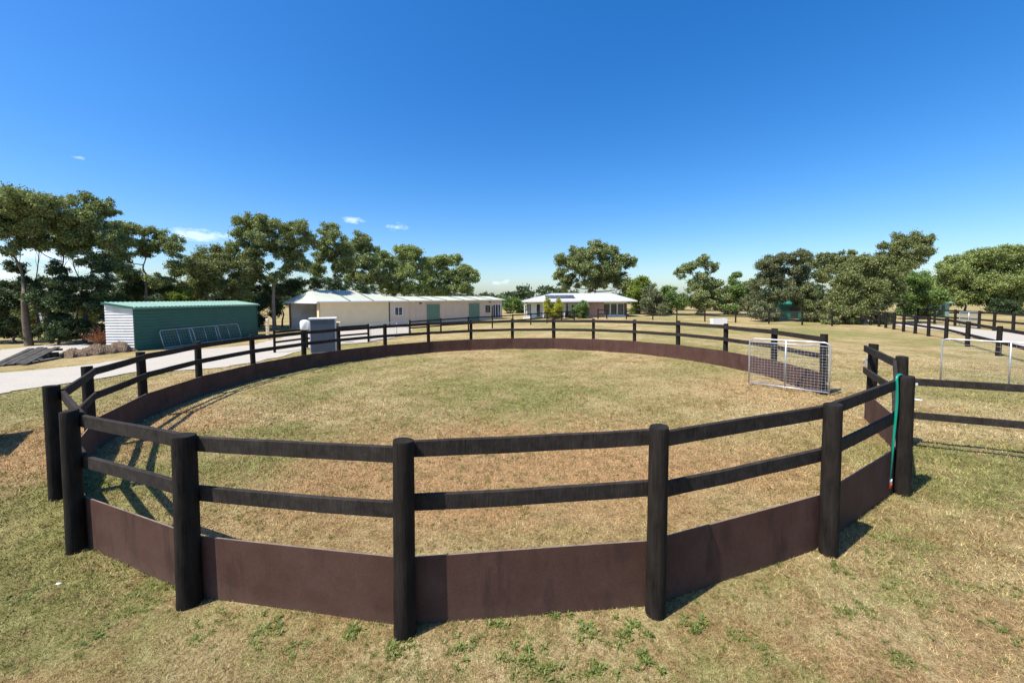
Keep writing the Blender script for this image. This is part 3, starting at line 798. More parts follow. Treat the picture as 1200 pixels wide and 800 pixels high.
def house():
    y0 = 56.5; zb = -.05; P = lambda x, y=0, z=0: Vector((x, y0 + y, zb + z)); H = 2.62
    X = lambda px: (px - 600) / F * y0 * 1.002
    s = thing('house', 'low white-roofed house with brick centre, verandah and solar panels', 'house', P(X(613)))
    xl, xr, xb0, xb1 = X(614.5), X(741), X(690), X(708)
    D = 9.0
    mb = MB(); mb.par(P(xl + .9, 1.6), Vector((xb0 - xl - .9, 0, 0)), Vector((0, .2, 0)), Z * H); mb.par(P(xl + .9, 1.81), Vector((.2, 0, 0)), Vector((0, D - 2, 0)), Z * H); mb.build('wall', M['white_paint'], s)
    mb = MB(); mb.par(P(xb0, .4), Vector((xb1 - xb0, 0, 0)), Vector((0, 1.6, 0)), Z * H); mb.build('brick_wall', M['brick'], s)
    mb = MB(); mb.par(P(xb1 + .01, .9), Vector((xr - xb1 - .6, 0, 0)), Vector((0, .2, 0)), Z * .45); mb.par(P(xb1 + .01, .9, 2.25), Vector((xr - xb1 - .6, 0, 0)), Vector((0, .2, 0)), Z * (H - 2.25)); mb.build('sunroom_wall', M['white_paint'], s)
    mb = MB(); mb.par(P(xl + 1, D - .2), Vector((xr - xl - 1.5, 0, 0)), Vector((0, .2, 0)), Z * H); mb.par(P(xr - .65, 1.12), Vector((.2, 0, 0)), Vector((0, D - 1.4, 0)), Z * H); mb.build('back_wall', M['brick'], s)
    mb = MB(); mb.par(P(xl - .2, -.3, -.2), Vector((xr - xl + .4, 0, 0)), Vector((0, 3, 0)), Z * .3); mb.build('verandah_floor', M['concrete'], s)
    # roof
    o = .5; ov = .55; zr = 3.72 - zb
    e = [P(xl - .2, -ov, H), P(xr + o, -ov, H), P(xr + o, D + ov, H), P(xl - .2, D + ov, H)]; r0 = P(X(650), D / 2 - .3, zr); r1 = P(X(716) + 1.0, D / 2 - .3, zr); dz = Z * -.16
    mb = MB(); mb.add([*e, r0, r1] + [v + dz for v in e], [(0, 1, 5, 4), (1, 2, 5), (2, 3, 4, 5), (3, 0, 4), (6, 9, 8, 7), (0, 6, 7, 1), (1, 7, 8, 2), (2, 8, 9, 3), (3, 9, 6, 0)]); rf = mb.build('roof', M['house_roof'], s)
    mb = MB(); mb.par(P(xl - .2, -ov - .13, H - .15), Vector((xr - xl + o + .2, 0, 0)), Vector((0, .12, 0)), Z * .14); mb.build('gutter', M['white_paint'], s)
    sv = (r0 - e[0]); up = Vector((0, D / 2 - .3 + ov, zr - H)); un = up.normalized(); nn = Vector((0, -un.z, un.y))
    for k in range(6):
        x0 = X(637) + k * .72
        p0 = P(x0 + 1.4 * .28, -ov, H) + up * .30 + nn * .06; mb = MB(); mb.par(p0, Vector((.68, 0, 0)), un * 1.7, nn * .05); mb.build('solar_panel', M['solar'], rf)
    for px in (689, 723):
        b = P(X(px) * 1.06, D / 2 - .4, zr - .1); mb = MB(); mb.tube([b, b + Z * .5, b + Z * .52, b + Z * .62], [.1, .1, .17, .15], 10); mb.build('chimney', M['galv'], rf)
    for px in (614.8, 636.5, 661, 688):
        mb = MB(); mb.box(P(X(px), -.2, H / 2), .14, .14, H); mb.build('verandah_post', M['white_paint'], s)
    fr = Vector((0, -1, 0)); y = 1.58
    for x0, x1, z0, z1, b in ((617.5, 623.5, .3, 2.3, 1), (629, 634.5, .2, 2.25, 0), (638, 641, .2, 2.2, 0), (644, 652, .9, 2.2, 1), (664.5, 668, .3, 2.3, 0), (671, 675.5, .3, 2.1, 0)):
        window(s, P(X(x0), y, z0), Vector((X(x1) - X(x0), 0, 0)), Z * (z1 - z0), fr, bars=b, fr=.1, name='window')
    x = xb1 + .06
    while x < xr - 1.3:
        window(s, P(x, .88, .46), Vector((1.0, 0, 0)), Z * 1.77, fr, fr=.07); x += 1.03


house()


def far_shed(label, x0, x1, y, h, wall, roof, D=6, zb=0):
    p = Vector((x0, y, zb)); s = thing('farm_shed', label, 'shed', p)
    mb = MB(); mb.par(p, Vector((x1 - x0, 0, 0)), Vector((0, D, 0)), Z * h); mb.build('wall', M[wall], s)
    a, b = p + Vector((-.2, -.3, h)), Vector((x1 - x0 + .4, 0, 0)); zr = h * .22
    mb = MB(); mb.add([a, a + b, a + b + Vector((0, D / 2 + .3, zr)), a + Vector((0, D / 2 + .3, zr)), a + Vector((0, D + .6, 0)), a + b + Vector((0, D + .6, 0)), a - Z * .12, a + b - Z * .12, a + b + Vector((0, D + .6, -.12)), a + Vector((0, D + .6, -.12))],
                      [(0, 1, 2, 3), (3, 2, 5, 4), (0, 3, 4), (1, 5, 2), (6, 7, 1, 0), (8, 9, 4, 5), (6, 9, 8, 7), (7, 8, 5, 1), (9, 6, 0, 4)]); mb.build('roof', M[roof], s)
    mb = MB(); mb.par(p + Vector(((x1 - x0) * .4, -.06, 0.02)), Vector(((x1 - x0) * .22, 0, 0)), Vector((0, .05, 0)), Z * min(2.1, h * .8)); mb.build('door', M['dark_line'], s)
    return s


far_shed('pale farm shed glimpsed between the trunks of the tall gum trees', -88, -66, 60, 2.6, 'white_steel', 'white_paint', 7, -.3)
q = V(925, 375, 48.5); q.z = float(gz(q.x)); far_shed('green shed half hidden behind the bushy grey-green trees', q.x - 1.3, q.x + 2.3, q.y, 1.95, 'green_mid', 'green_mid', 2.5, q.z - .05)
q = V(1105, 370, 52); q.z = float(gz(q.x)); far_shed('small green shed under the trees beyond the gravel road', q.x - .9, q.x + .8, q.y, 1.9, 'green_roof', 'green_roof', 3, q.z - .05)


# ------------------------------------------------------------------ yard objects
def grey_box():
    A = G(363.5, 414.5); zb = A.z - .03; A.z = zb
    s = thing('tall_steel_box', 'tall grey steel box with a white side and rounded white hood', 'box', A)
    a = Vector((1.3, .52, 0)); n = Vector((-.36, .9, 0)); h = 2.05
    # raised frame, grey face towards the pen, white flanks and lid
    mb = MB(); mb.par(A + Z * .06, a, n, Z * (h - .06)); mb.build('body', M['white_steel'], s)
    an = a.normalized(); nf = Vector((an.y, -an.x, 0))
    for k in range(3):
        mb = MB(); mb.par(A + nf * .004 + an * .05 + Z * (.1 + k * .645), an * (a.length - .1), nf * .03, Z * .625); mb.build('face_panel', M['grey_steel'], s, .006)
    mb = MB(); mb.par(A - an * .05 + nf * .06 + Z * h, a + an * .1, n * 1.08 - nf * .06, Z * .06); mb.build('lid', M['white_paint'], s)
    hp = A - an * .28 + n * .45 + Z * (h - .62)
    mb = MB(); mb.tube([hp, hp + Z * .05, hp + Z * .45, hp + Z * .54, hp + Z * .58], [.22, .26, .26, .2, .08], 16); mb.build('hood', M['white_paint'], s)
    for q in (A + an * .02, A + a - an * .1, A + n * .9 + an * .02, A + n * .9 + a - an * .1):
        mb = MB(); mb.par(q - Z * .05, an * .08, n.normalized() * .08, Z * .112); mb.build('foot', M['galv'], s)


grey_box()


def letter_box():
    A = G(395.3, 402); s = thing('letter_box', 'cream box on a post beside the tall grey box', 'letter box', A)
    MB().box(A + Z * .55, .12, .12, 1.2).build('post', M['cream'], s)
    MB().box(A + Z * 1.36 + Vector((.05, 0, 0)), .42, .32, .42, .2).build('box', M['cream'], s, .02)
    MB().box(A + Z * 1.4 + Vector((.1, -.17, 0)), .2, .03, .16, .2).build('slot', M['dark_line'], s)
    A = G(314, 398); s = thing('marker_post', 'cream wooden post with bolt holes by the green shed', 'post', A)
    MB().box(A + Z * .8, .2, .16, 1.7, .15).build('shaft', M['cream'], s, .015)
    mb = MB(); mb.par(A + Vector((-.1, -.08, 1.655)), Vector((.2, 0, 0)), Vector((0, .16, 0)), Vector((.0, 0, .06))); mb.build('cap', M['white_paint'], s, .02)
    for k in range(4): MB().box(A + Vector((.01, -.085, .6 + .28 * k)), .04, .03, .06, .15).build('bolt', M['dark_line'], s)


letter_box()


def trough():
    A = G(842, 379.6); s = thing('water_trough', 'white water trough standing in the dry paddock', 'trough', A)
    mb = MB(); L_, Wd, h = 1.5, .7, .58
    o = [(-L_ / 2, -Wd / 2), (L_ / 2, -Wd / 2), (L_ / 2, Wd / 2), (-L_ / 2, Wd / 2)]
    vs = [(A.x + x * .92, A.y + y * .92, A.z - .03) for x, y in o] + [(A.x + x, A.y + y, A.z + h) for x, y in o] + [(A.x + x * .88, A.y + y * .8, A.z + h) for x, y in o] + [(A.x + x * .84, A.y + y * .76, A.z + .15) for x, y in o]
    fs = [(3, 2, 1, 0), (15, 14, 13, 12)][::1]
    for r_ in range(3):
        for k in range(4):
            f = (r_ * 4 + k, r_ * 4 + (k + 1) % 4, (r_ + 1) * 4 + (k + 1) % 4, (r_ + 1) * 4 + k); fs.append(f)
    fs[1] = (12, 13, 14, 15); mb.add(vs, fs); mb.build('tub', M['white_paint'], s)
    mb = MB(); mb.par(A + Vector((-L_ * .4, -Wd * .35, .44)), Vector((L_ * .8, 0, 0)), Vector((0, Wd * .7, 0)), Z * .01); mb.build('water', M['glass'], s)


trough()


def debris():
    # tilted slab of old timber decking
    A = G(33, 428); B = G(80, 417.5); d = B - A; d.z = 0; L_ = d.length; d.normalize(); n = Vector((-d.y, d.x, 0))
    s = thing('timber_pallet', 'tilted slab of weathered dark timber lying by the soil heap', 'timber', A)
    up = (d * L_ * .95 + Z * .6)
    for k in range(5):
        f0, f1 = random.uniform(0, .12), random.uniform(.85, 1.04)
        mb = MB(); mb.par(A + n * (.05 + k * .27) + Z * random.uniform(.01, .05) + up * f0, up * (f1 - f0) + n * random.uniform(-.06, .06), n * random.uniform(.2, .26), Vector((-.03, 0, .05))); mb.build('plank', M['old_timber'], s, .008)
    for q in (.12, .5, .88):
        mb = MB(); mb.par(A + up * q - Z * .115 + n * .02, n * 1.4, d * .14, Z * .11); mb.build('bearer', M['old_timber'], s)
    mb = MB(); mb.par(A + d * L_ * .86 + n * .3 - Z * .05, d * .3, n * .8, Z * .36); mb.build('prop_block', M['old_timber'], s)
    # low ridge of turned soil and roots
    r = random.Random(5); P0 = G(74, 419.5); P1 = G(157, 411); bm = bmesh.new()
    nu, nv = 90, 22; grid = []
    for i in range(nu + 1):
        row = []
        for j in range(nv + 1):
            u = i / nu; v = j / nv * 2 - 1; c = P0.lerp(P1, u); side = (P1 - P0).normalized(); side = Vector((-side.y, side.x, 0))
            env = max(0, 1 - v * v) ** .7 * min(1, u * 9) ** .6 * min(1, (1 - u) * 9) ** .6
            hgt = env * (.32 + .25 * u + .10 * math.sin(u * 17 + v) + .07 * math.sin(u * 41 + v * 3) + .05 * math.sin(u * 83 + v * 7)) + (r.uniform(-.035, .05) if 0 < env else 0)
            p = c + side * (v * (.75 + .1 * math.sin(u * 33)) + .3) + Z * (hgt - (.06 if env < .05 else 0)); p.z = max(p.z, c.z - .06); row.append(bm.verts.new(p))
        grid.append(row)
    for i in range(nu):
        for j in range(nv): bm.faces.new((grid[i][j], grid[i + 1][j], grid[i + 1][j + 1], grid[i][j + 1]))
    bmesh.ops.recalc_face_normals(bm, faces=bm.faces[:])
    me = bpy.data.meshes.new('soil_heap'); bm.to_mesh(me); bm.free(); me.materials.append(M['soil'])
    if sum(p.normal.z for p in me.polygons) < 0: me.flip_normals()
    o = bpy.data.objects.new('soil_heap', me); COL.objects.link(o); tag(o, 'low ridge of brown turned soil in front of the white shed wall', 'soil heap')
    # dead russet shrub
    b = G(117, 404.5); s = thing('dead_shrub', 'leafless russet shrub against the white shed wall', 'shrub', b)
    mb = MB(); rr = random.Random(9)
    for k in range(70):
        an = rr.uniform(0, 6.28); tl = rr.uniform(.1, 1.0); h = rr.uniform(.5, 1.35)
        m1 = b + Vector((math.cos(an) * tl * .4, math.sin(an) * tl * .4, h * .5)); m2 = b + Vector((math.cos(an) * tl * 1.1, math.sin(an) * tl * 1.1, h))
        mb.tube([b - Z * .03, m1, m2], [.02, .014, .006], 4, False)
        for _ in range(3):
            q = m1.lerp(m2, rr.random()); mb.tube([q, q + Vector((rr.uniform(-.3, .3), rr.uniform(-.3, .3), rr.uniform(.05, .3)))], [.01, .005], 3, False)
    mb.build('twigs', M['twig'], s)


debris()

# unseen box past the left edge, added and sized for its shadow in view
def shadow_box():
    p = gp(-12.43, 7.87); rz = math.radians(131.7); s = thing('shadow_box', 'closed grey steel box out of view, added to cast a shadow', 'shadow caster', p)
    mb = MB(); mb.box(p + Z * .83, 2.0, 1.15, 1.5, rz); mb.build('body', M['grey_steel'], s, .02)
    mb = MB(); mb.box(p + Z * 1.612, 2.1, 1.25, .06, rz); mb.build('lid', M['galv'], s, .01)
    for sx in (-.85, .85):
        for sy in (-.42, .42):
            d = Vector((sx * math.cos(rz) - sy * math.sin(rz), sx * math.sin(rz) + sy * math.cos(rz), .03)); mb = MB(); mb.box(p + d, .1, .1, .14, rz); mb.build('leg', M['galv'], s)


shadow_box()


# ------------------------------------------------------------------ trees
def leaf_cloud(centres, radii, counts, size, flat=.62, droop=.5, soft=1.0):
    """kite-shaped leaves scattered through small clumps, thinning out at their edges"""
    C = np.repeat(np.array([tuple(c) for c in centres]), counts, axis=0); R = np.repeat(np.array(radii), counts); n = len(R)
    d = rng.normal(size=(n, 3)); d /= np.linalg.norm(d, axis=1)[:, None]
    rad = R * np.minimum(np.abs(rng.normal(.62, .27, n)), 1.35)
    p = C + d * rad[:, None] * np.array([1, 1, flat])
    t = rng.normal(size=(n, 3)); t[:, 2] -= droop; t /= np.linalg.norm(t, axis=1)[:, None]
    w = np.cross(t, rng.normal(size=(n, 3))); w /= np.linalg.norm(w, axis=1)[:, None]
    L_ = size * rng.uniform(.6, 1.4, n)[:, None]; wd = L_ * .26
    return np.stack([p - t * L_ / 2, p + w * wd, p + t * L_ / 2, p - w * wd], 1).reshape(-1, 3)


def limb(mb, a, b, r0, r1, bend, rnd, n=5, sides=6):
    pts = []; off = Vector((rnd.uniform(-1, 1), rnd.uniform(-1, 1), rnd.uniform(-.5, .2))) * bend; o2 = Vector((rnd.uniform(-1, 1), rnd.uniform(-1, 1), 0)) * bend * .35
    for k in range(n + 1):
        f = k / n; pts.append(a.lerp(b, f) + off * math.sin(math.pi * f) + o2 * math.sin(2 * math.pi * f))
    mb.tube(pts, [r0 + (r1 - r0) * k / n for k in range(n + 1)], sides, False); return pts


NLEAF = [0]


def tree(label, lobes, depth, trunk_px=None, mat='euc', bark='bark', name='gum_tree', cat='tree', group=None, seed=0, dens=1.0, fork=None, tr=None, clump=.42, leaf=1.0, flat=.78, grow=1.3):
    """a tree whose crown fills the given lobes (photo x, y, half width, half height) at a distance from the camera"""
    rnd = random.Random(seed * 7 + 3)
    Y = depth; k = Y / F
    L3 = []
    for (x, y, rx, ry) in lobes:
        c = V(x, y, Y); L3.append((c + Vector((0, rnd.uniform(-1, 1) * rx * k * .8, 0)), rx * k * grow, ry * k * grow))
    if trunk_px is None: trunk_px = sum(l[0] for l in lobes) / len(lobes)
    b = V(trunk_px, 360, Y); base = gp(b.x, Y)
    s = thing(name, label, cat, base, group)
    top = max(c.z + rz for c, _, rz in L3) - base.z; low = min(c.z - rz for c, _, rz in L3)
    if fork is None: fk = base.z + max(.3, min(top * .38, (low - base.z) + .5))
    else: fk = V(trunk_px, fork, Y).z
    r0 = tr or max(.06, top * .016)
    mb = MB(); fp = Vector((base.x + rnd.uniform(-.2, .2), base.y + rnd.uniform(-.2, .2), max(fk, base.z + .3)))
    mid = base.lerp(fp, .5) + Vector((rnd.uniform(-.2, .2), 0, 0))
    mb.tube([base - Z * .15, base + Z * .1, base.lerp(mid, .5), mid, mid.lerp(fp, .5), fp], [r0 * 1.4, r0 * 1.1, r0 * .98, r0 * .9, r0 * .82, r0 * .72], 9, False)
    mbl = MB(); cs = []; rs = []
    nodes = [(fp, r0 * .55)]
    for (c, rx, rz) in sorted(L3, key=lambda l: (l[0] - fp).length):
        ry = (rx + rz) / 2 * 1.15
        tgt = c - Z * rz * .35
        # grow from the closest limb node that lies below
        src = min(nodes, key=lambda q: (q[0] - tgt).length + (1.5 * max(0, q[0].z - tgt.z)) + (.25 * (q[0] - fp).length))
        pts = limb(mbl, src[0], tgt, src[1], max(.02, src[1] * .42), .16 * (tgt - src[0]).length, rnd, 6)
        for q_, p_ in enumerate(pts[2:], 2): nodes.append((p_, src[1] * (1 - .58 * q_ / 6)))
        n = int(5 + 2.6 * rx * rz / (.33 * min(rx, rz) + .12) ** 2 * .55); n = min(max(int(n * 1.35), 8), 36)
        for q in range(n):
            d = Vector((rnd.gauss(0, 1), rnd.gauss(0, 1), rnd.gauss(.2, 1))).normalized() * rnd.uniform(.2, 1.0) ** .6
            rc = rnd.uniform(.2, .44) * min(rx, rz) + .11
            cc = c + Vector((d.x * max(.05, rx - rc * .7), d.y * ry, d.z * max(.05, rz - rc * .45)))
            cs.append(cc); rs.append(rc)
            if q % 3 == 0: limb(mbl, pts[rnd.randrange(3, 7)], cc, max(.012, src[1] * .2), .008, .12, rnd, 3, 4)
    size = .14 * leaf * max(1, Y / 36)
    cnt = [max(14, int(dens * 3.0 * math.pi * r * r * flat / (size * size * .26))) for r in rs]
    NLEAF[0] += sum(cnt)
    mb.build('trunk', M[bark], s); mbl.build('limbs', M[bark], s)
    arrays_obj('crown', leaf_cloud(cs, rs, cnt, size, flat), 4, M[mat], s)
    return s


GL = 'tall gums on the left behind the gravel'
tree('tall gum with thick dark trunk beside the gravel yard', [(6, 238, 22, 19), (28, 243, 22, 17), (12, 264, 20, 16), (46, 240, 18, 15), (34, 264, 18, 14), (-20, 255, 25, 24), (8, 290, 14, 10)], 28.5, 31, 'euc', 'bark', seed=1, group=GL, fork=345, tr=.22)
tree('gum with V-shaped limbs standing right of the thick dark trunk', [(66, 245, 20, 13), (82, 254, 20, 11), (60, 266, 20, 13), (46, 285, 12, 9), (80, 276, 16, 12), (70, 292, 12, 8)], 30, 57, 'euc', 'bark', seed=2, group=GL, fork=350, tr=.15)
tree('tall gum with a separate domed top above the white shed wall', [(100, 238, 18, 12), (114, 244, 12, 9), (110, 262, 16, 11), (118, 276, 14, 13), (98, 282, 12, 9), (126, 292, 12, 12), (112, 305, 12, 9), (128, 310, 12, 10), (134, 280, 8, 9)], 31, 97, 'euc', 'bark', seed=3, group=GL, fork=350, tr=.15)
tree('spreading flat-topped gum with thin limbs behind the green shed', [(146, 270, 11, 8), (163, 270, 13, 8), (181, 273, 12, 7), (197, 282, 12, 8), (210, 294, 8, 8), (178, 287, 9, 6), (194, 290, 12, 6), (152, 284, 9, 7), (146, 300, 11, 9), (140, 318, 12, 10), (168, 296, 9, 7), (158, 326, 12, 9), (206, 312, 9, 7), (188, 330, 14, 8)], 36, 172, 'euc', 'bark_pale', seed=4, group=GL, fork=322, tr=.13)
tree('slender gum with sparse crown between the two left trunks', [(44, 262, 12, 8), (52, 276, 10, 7), (38, 286, 10, 6), (62, 284, 8, 6)], 32, 44, 'euc', 'bark', seed=51, group=GL, fork=352, tr=.1)
tree('slender gum with sparse crown close to the white shed wall', [(84, 272, 10, 8), (94, 268, 10, 8), (78, 288, 9, 6), (104, 290, 8, 6)], 33, 88, 'euc_light', 'bark', seed=52, group=GL, fork=355, tr=.1)
BD = 'dark bushes under the gums'
tree('dark dense bush under the tall gums, beside the thick trunk', [(5, 338, 16, 10), (28, 330, 14, 9), (24, 314, 9, 9), (8, 355, 18, 16), (42, 345, 16, 14), (14, 378, 16, 14), (-25, 350, 22, 30), (48, 388, 10, 8), (-5, 390, 14, 10), (14, 394, 12, 6), (-35, 385, 18, 14)], 30.6, 15, 'dark', seed=21, name='bush', cat='bush', group=BD, grow=1.05, tr=.08)
tree('dark dense bush between the trunks of the tall gums', [(58, 334, 14, 9), (82, 332, 15, 11), (78, 314, 9, 10), (60, 352, 16, 15), (84, 352, 16, 16), (58, 378, 14, 13), (82, 382, 14, 12), (45, 392, 12, 6), (72, 394, 14, 6)], 29.3, 66, 'dark', seed=22, name='bush', cat='bush', group=BD, grow=1.05, tr=.08)
tree('dark dense bush touching the white end of the green shed', [(104, 334, 12, 11), (122, 335, 13, 16), (116, 314, 8, 9), (104, 354, 14, 16), (122, 362, 11, 16), (100, 382, 13, 11), (118, 388, 10, 9), (92, 394, 12, 5), (110, 396, 10, 5)], 29.8, 108, 'dark', seed=23, name='bush', cat='bush', group=BD, grow=1.05, tr=.08)
tree('olive scrub seen between the trunks behind the gravel yard', [(-30, 375, 25, 20), (10, 365, 22, 14), (45, 368, 22, 14), (80, 366, 22, 14), (115, 362, 18, 16), (20, 385, 26, 8), (70, 384, 26, 8)], 41, 45, 'euc_brown', seed=27, name='bush', cat='bush', tr=.08)
tree('low dark scrub behind the green shed and the tallest gum', [(225, 352, 20, 10), (255, 358, 20, 12), (285, 365, 18, 14), (310, 360, 14, 16), (305, 378, 14, 8), (190, 352, 20, 8)], 44, 260, 'dark', seed=28, name='bush', cat='bush', tr=.08)
tree('dark bush above the roof of the green shed', [(140, 340, 18, 12), (165, 338, 18, 12), (190, 340, 14, 10), (150, 355, 24, 12)], 37, 160, 'dark', seed=24, name='bush', cat='bush', tr=.08)
tree('bright lime green bush showing above the green shed roof', [(203, 345, 9, 7), (196, 348, 7, 5), (211, 349, 6, 5)], 35.5, 203, 'lime', seed=25, name='bush', cat='bush', tr=.06)
tree('brownish bushy gum between the spreading gum and the tallest gum', [(222, 322, 16, 12), (238, 310, 16, 12), (252, 300, 16, 12), (262, 320, 18, 15), (282, 318, 16, 16), (236, 336, 20, 10), (275, 340, 20, 10), (225, 345, 16, 8), (268, 300, 13, 10), (280, 330, 14, 10), (246, 326, 14, 10)], 40, 250, 'euc_brown', 'bark_pale', seed=5)
tree('tallest gum with pale trunk left of the open carport', [(287, 266, 12, 10), (301, 260, 12, 9), (314, 262, 11, 9), (294, 281, 15, 11), (315, 280, 14, 12), (336, 268, 12, 9), (350, 266, 10, 8), (360, 274, 10, 9), (346, 284, 14, 10), (333, 299, 12, 10), (302, 298, 13, 8), (287, 302, 11, 8), (366, 288, 6, 10), (322, 292, 12, 9), (350, 300, 9, 8), (312, 312, 10, 7), (336, 312, 11, 8), (298, 322, 11, 8), (358, 312, 8, 8), (326, 326, 10, 7), (272, 290, 8, 7)], 42, 321, 'euc', 'bark_pale', seed=6, fork=330, tr=.19)
tree('slender gum rising behind the hip roof of the carport', [(383, 270, 11, 9), (396, 282, 12, 10), (378, 288, 9, 8), (402, 294, 10, 9), (372, 302, 9, 7), (400, 308, 8, 6), (384, 300, 10, 9), (408, 292, 8, 9), (392, 318, 10, 7), (374, 318, 10, 8), (410, 308, 8, 8)], 48, 389, 'euc', 'bark_pale', seed=7, fork=332)
tree('dark-topped gum behind the cream wall of the long shed', [(424, 281, 10, 9), (416, 294, 11, 10), (432, 294, 9, 9), (438, 306, 10, 9), (420, 310, 11, 8), (428, 325, 16, 9), (410, 322, 11, 9), (446, 316, 9, 10), (440, 328, 12, 8)], 54, 423, 'euc', seed=8)
tree('dark low trees filling in behind the carport roof', [(300, 345, 16, 12), (275, 355, 20, 14), (325, 338, 14, 8), (350, 333, 12, 7), (375, 333, 14, 8), (400, 335, 14, 8), (425, 338, 14, 7), (345, 340, 14, 7), (300, 330, 12, 8)], 46, 330, 'dark', seed=26, name='bush', cat='bush', tr=.1)
tree('round light green gum behind the green doors of the long shed', [(456, 306, 11, 9), (470, 298, 12, 9), (484, 300, 12, 10), (463, 320, 13, 12), (481, 322, 15, 13), (497, 312, 11, 10), (488, 338, 18, 8), (455, 335, 14, 9), (442, 300, 8, 8), (470, 338, 16, 8), (500, 326, 11, 9)], 58, 475, 'euc_light', seed=9)
tree('gum with hanging right side at the far end of the long shed', [(517, 306, 10, 8), (532, 306, 10, 8), (546, 317, 11, 9), (555, 324, 8, 7), (524, 322, 14, 11), (541, 333, 12, 9), (508, 326, 11, 11), (528, 340, 18, 6), (508, 312, 9, 8), (514, 340, 14, 6), (546, 340, 9, 6)], 63, 530, 'euc_light', seed=10)
tree('big round-headed gum behind the white house roof', [(697, 295, 14, 11), (678, 298, 13, 10), (661, 309, 12, 11), (715, 296, 13, 10), (727, 306, 10, 9), (739, 309, 8, 7), (684, 315, 16, 12), (707, 315, 16, 12), (656, 324, 9, 9), (670, 330, 13, 9), (697, 332, 18, 9), (722, 325, 12, 10), (732, 334, 10, 8)], 76, 698, 'euc', seed=11, dens=1.15)
tree('bright yellow-green tree at the right end of the house', [(750, 331, 9, 9), (742, 345, 11, 10), (757, 343, 11, 12), (750, 358, 12, 10)], 67, 750, 'lime', seed=12)
tree('grey leafless-looking shrub beside the bright tree', [(764, 345, 9, 10), (757, 358, 10, 10), (770, 360, 9, 12)], 60, 764, 'grey_leaf', name='shrub', cat='shrub', seed=13, dens=.8)
tree('small green tree between the grey shrub and the leaning gum', [(785, 345, 9, 10), (795, 355, 9, 10), (780, 362, 9, 8)], 64, 788, 'mid', seed=14)
tree('leaning gum with two rounded heads behind the paddock fence', [(823, 306, 8, 7), (812, 312, 9, 7), (799, 320, 9, 6), (832, 314, 7, 7), (818, 330, 11, 9), (830, 335, 11, 10), (812, 345, 11, 10), (838, 348, 11, 14), (822, 358, 14, 9)], 62, 816, 'euc', seed=15)
tree('dark-tipped bushy tree beyond the white trough', [(865, 326, 6, 7), (860, 340, 11, 11), (872, 345, 9, 12), (855, 358, 12, 10)], 61, 862, 'mid', seed=16)
tree('pale grey-green shrub beside the wide grey-green tree', [(883, 345, 8, 11), (878, 358, 9, 10), (892, 356, 9, 12)], 57, 884, 'grey_leaf', name='shrub', cat='shrub', seed=17)
tree('wide grey-green tree in front of the green shed', [(898, 312, 10, 9), (914, 305, 13, 9), (932, 303, 12, 8), (903, 328, 14, 12), (925, 323, 16, 13), (946, 318, 12, 12), (940, 340, 14, 12), (915, 345, 14, 12), (900, 355, 11, 10), (888, 368, 10, 8), (902, 368, 9, 8), (945, 358, 10, 9), (938, 352, 8, 8), (906, 376, 7, 4)], 44, 905, 'grey_leaf', seed=18, dens=1.1)
tree('brown-topped row tree behind the wide grey-green tree', [(950, 306, 12, 8), (970, 303, 12, 7), (990, 302, 12, 7), (1008, 306, 12, 8), (962, 320, 14, 10), (985, 318, 14, 10), (1000, 330, 14, 12), (1030, 306, 12, 9), (1045, 318, 14, 12), (1025, 330, 16, 12)], 62, 980, 'euc_brown', seed=19)
tree('olive yellow-flecked shrub in front of the green shed', [(944, 343, 10, 9), (953, 352, 10, 10), (942, 362, 9, 9), (956, 365, 9, 9), (950, 374, 9, 6), (964, 374, 8, 6)], 43, 948, 'euc_brown', name='shrub', cat='shrub', seed=20)
tree('large untidy multi-limbed gum by the start of the gravel road', [(1066, 281, 12, 9), (1081, 282, 8, 7), (1054, 293, 11, 9), (1068, 300, 12, 9), (1035, 289, 5, 4), (1040, 304, 12, 9), (1020, 308, 13, 9), (1053, 314, 13, 10), (1005, 316, 12, 9), (1032, 324, 15, 11), (992, 333, 13, 11), (1012, 342, 16, 12), (985, 350, 12, 11), (1038, 344, 14, 12), (1000, 362, 14, 9), (1024, 362, 14, 10), (980, 366, 9, 9), (970, 376, 10, 6), (990, 376, 10, 6), (1030, 374, 9, 6)], 39, 1013, 'euc_brown', 'bark_pale', seed=31, fork=372, tr=.3, flat=1.0, grow=1.35, dens=1.05)
tree('dense green tree overhanging the far end of the gravel road', [(1066, 330, 13, 10), (1083, 330, 11, 10), (1058, 345, 12, 11), (1078, 348, 14, 12), (1094, 350, 9, 11), (1068, 362, 12, 7), (1086, 365, 10, 6)], 46, 1076, 'mid', seed=32, dens=1.1)
GR = 'broad green trees beyond the right-hand road'
tree('broad yellow-green tree beyond the road next to the dense green tree', [(1112, 320, 14, 9), (1130, 311, 14, 9), (1147, 306, 13, 8), (1108, 335, 12, 9), (1130, 330, 16, 11), (1122, 348, 14, 9), (1145, 345, 14, 10), (1150, 325, 12, 10)], 60, 1130, 'euc_light', seed=33, group=GR, grow=1.55, flat=.9, dens=1.15)
tree('broad yellow-green tree beyond the road farthest from the dense green tree', [(1162, 300, 13, 8), (1180, 297, 13, 8), (1198, 299, 14, 9), (1168, 318, 14, 11), (1190, 318, 15, 12), (1170, 338, 14, 11), (1194, 340, 15, 12), (1182, 355, 16, 9), (1216, 312, 16, 14), (1218, 340, 16, 16)], 58, 1182, 'euc_light', seed=34, group=GR, grow=1.55, flat=.9, dens=1.15)
tree('dark low bush at the foot of the broad trees beyond the road', [(1176, 360, 10, 8), (1190, 362, 12, 8)], 56, 1183, 'dark', seed=35, name='bush', cat='bush', tr=.08)
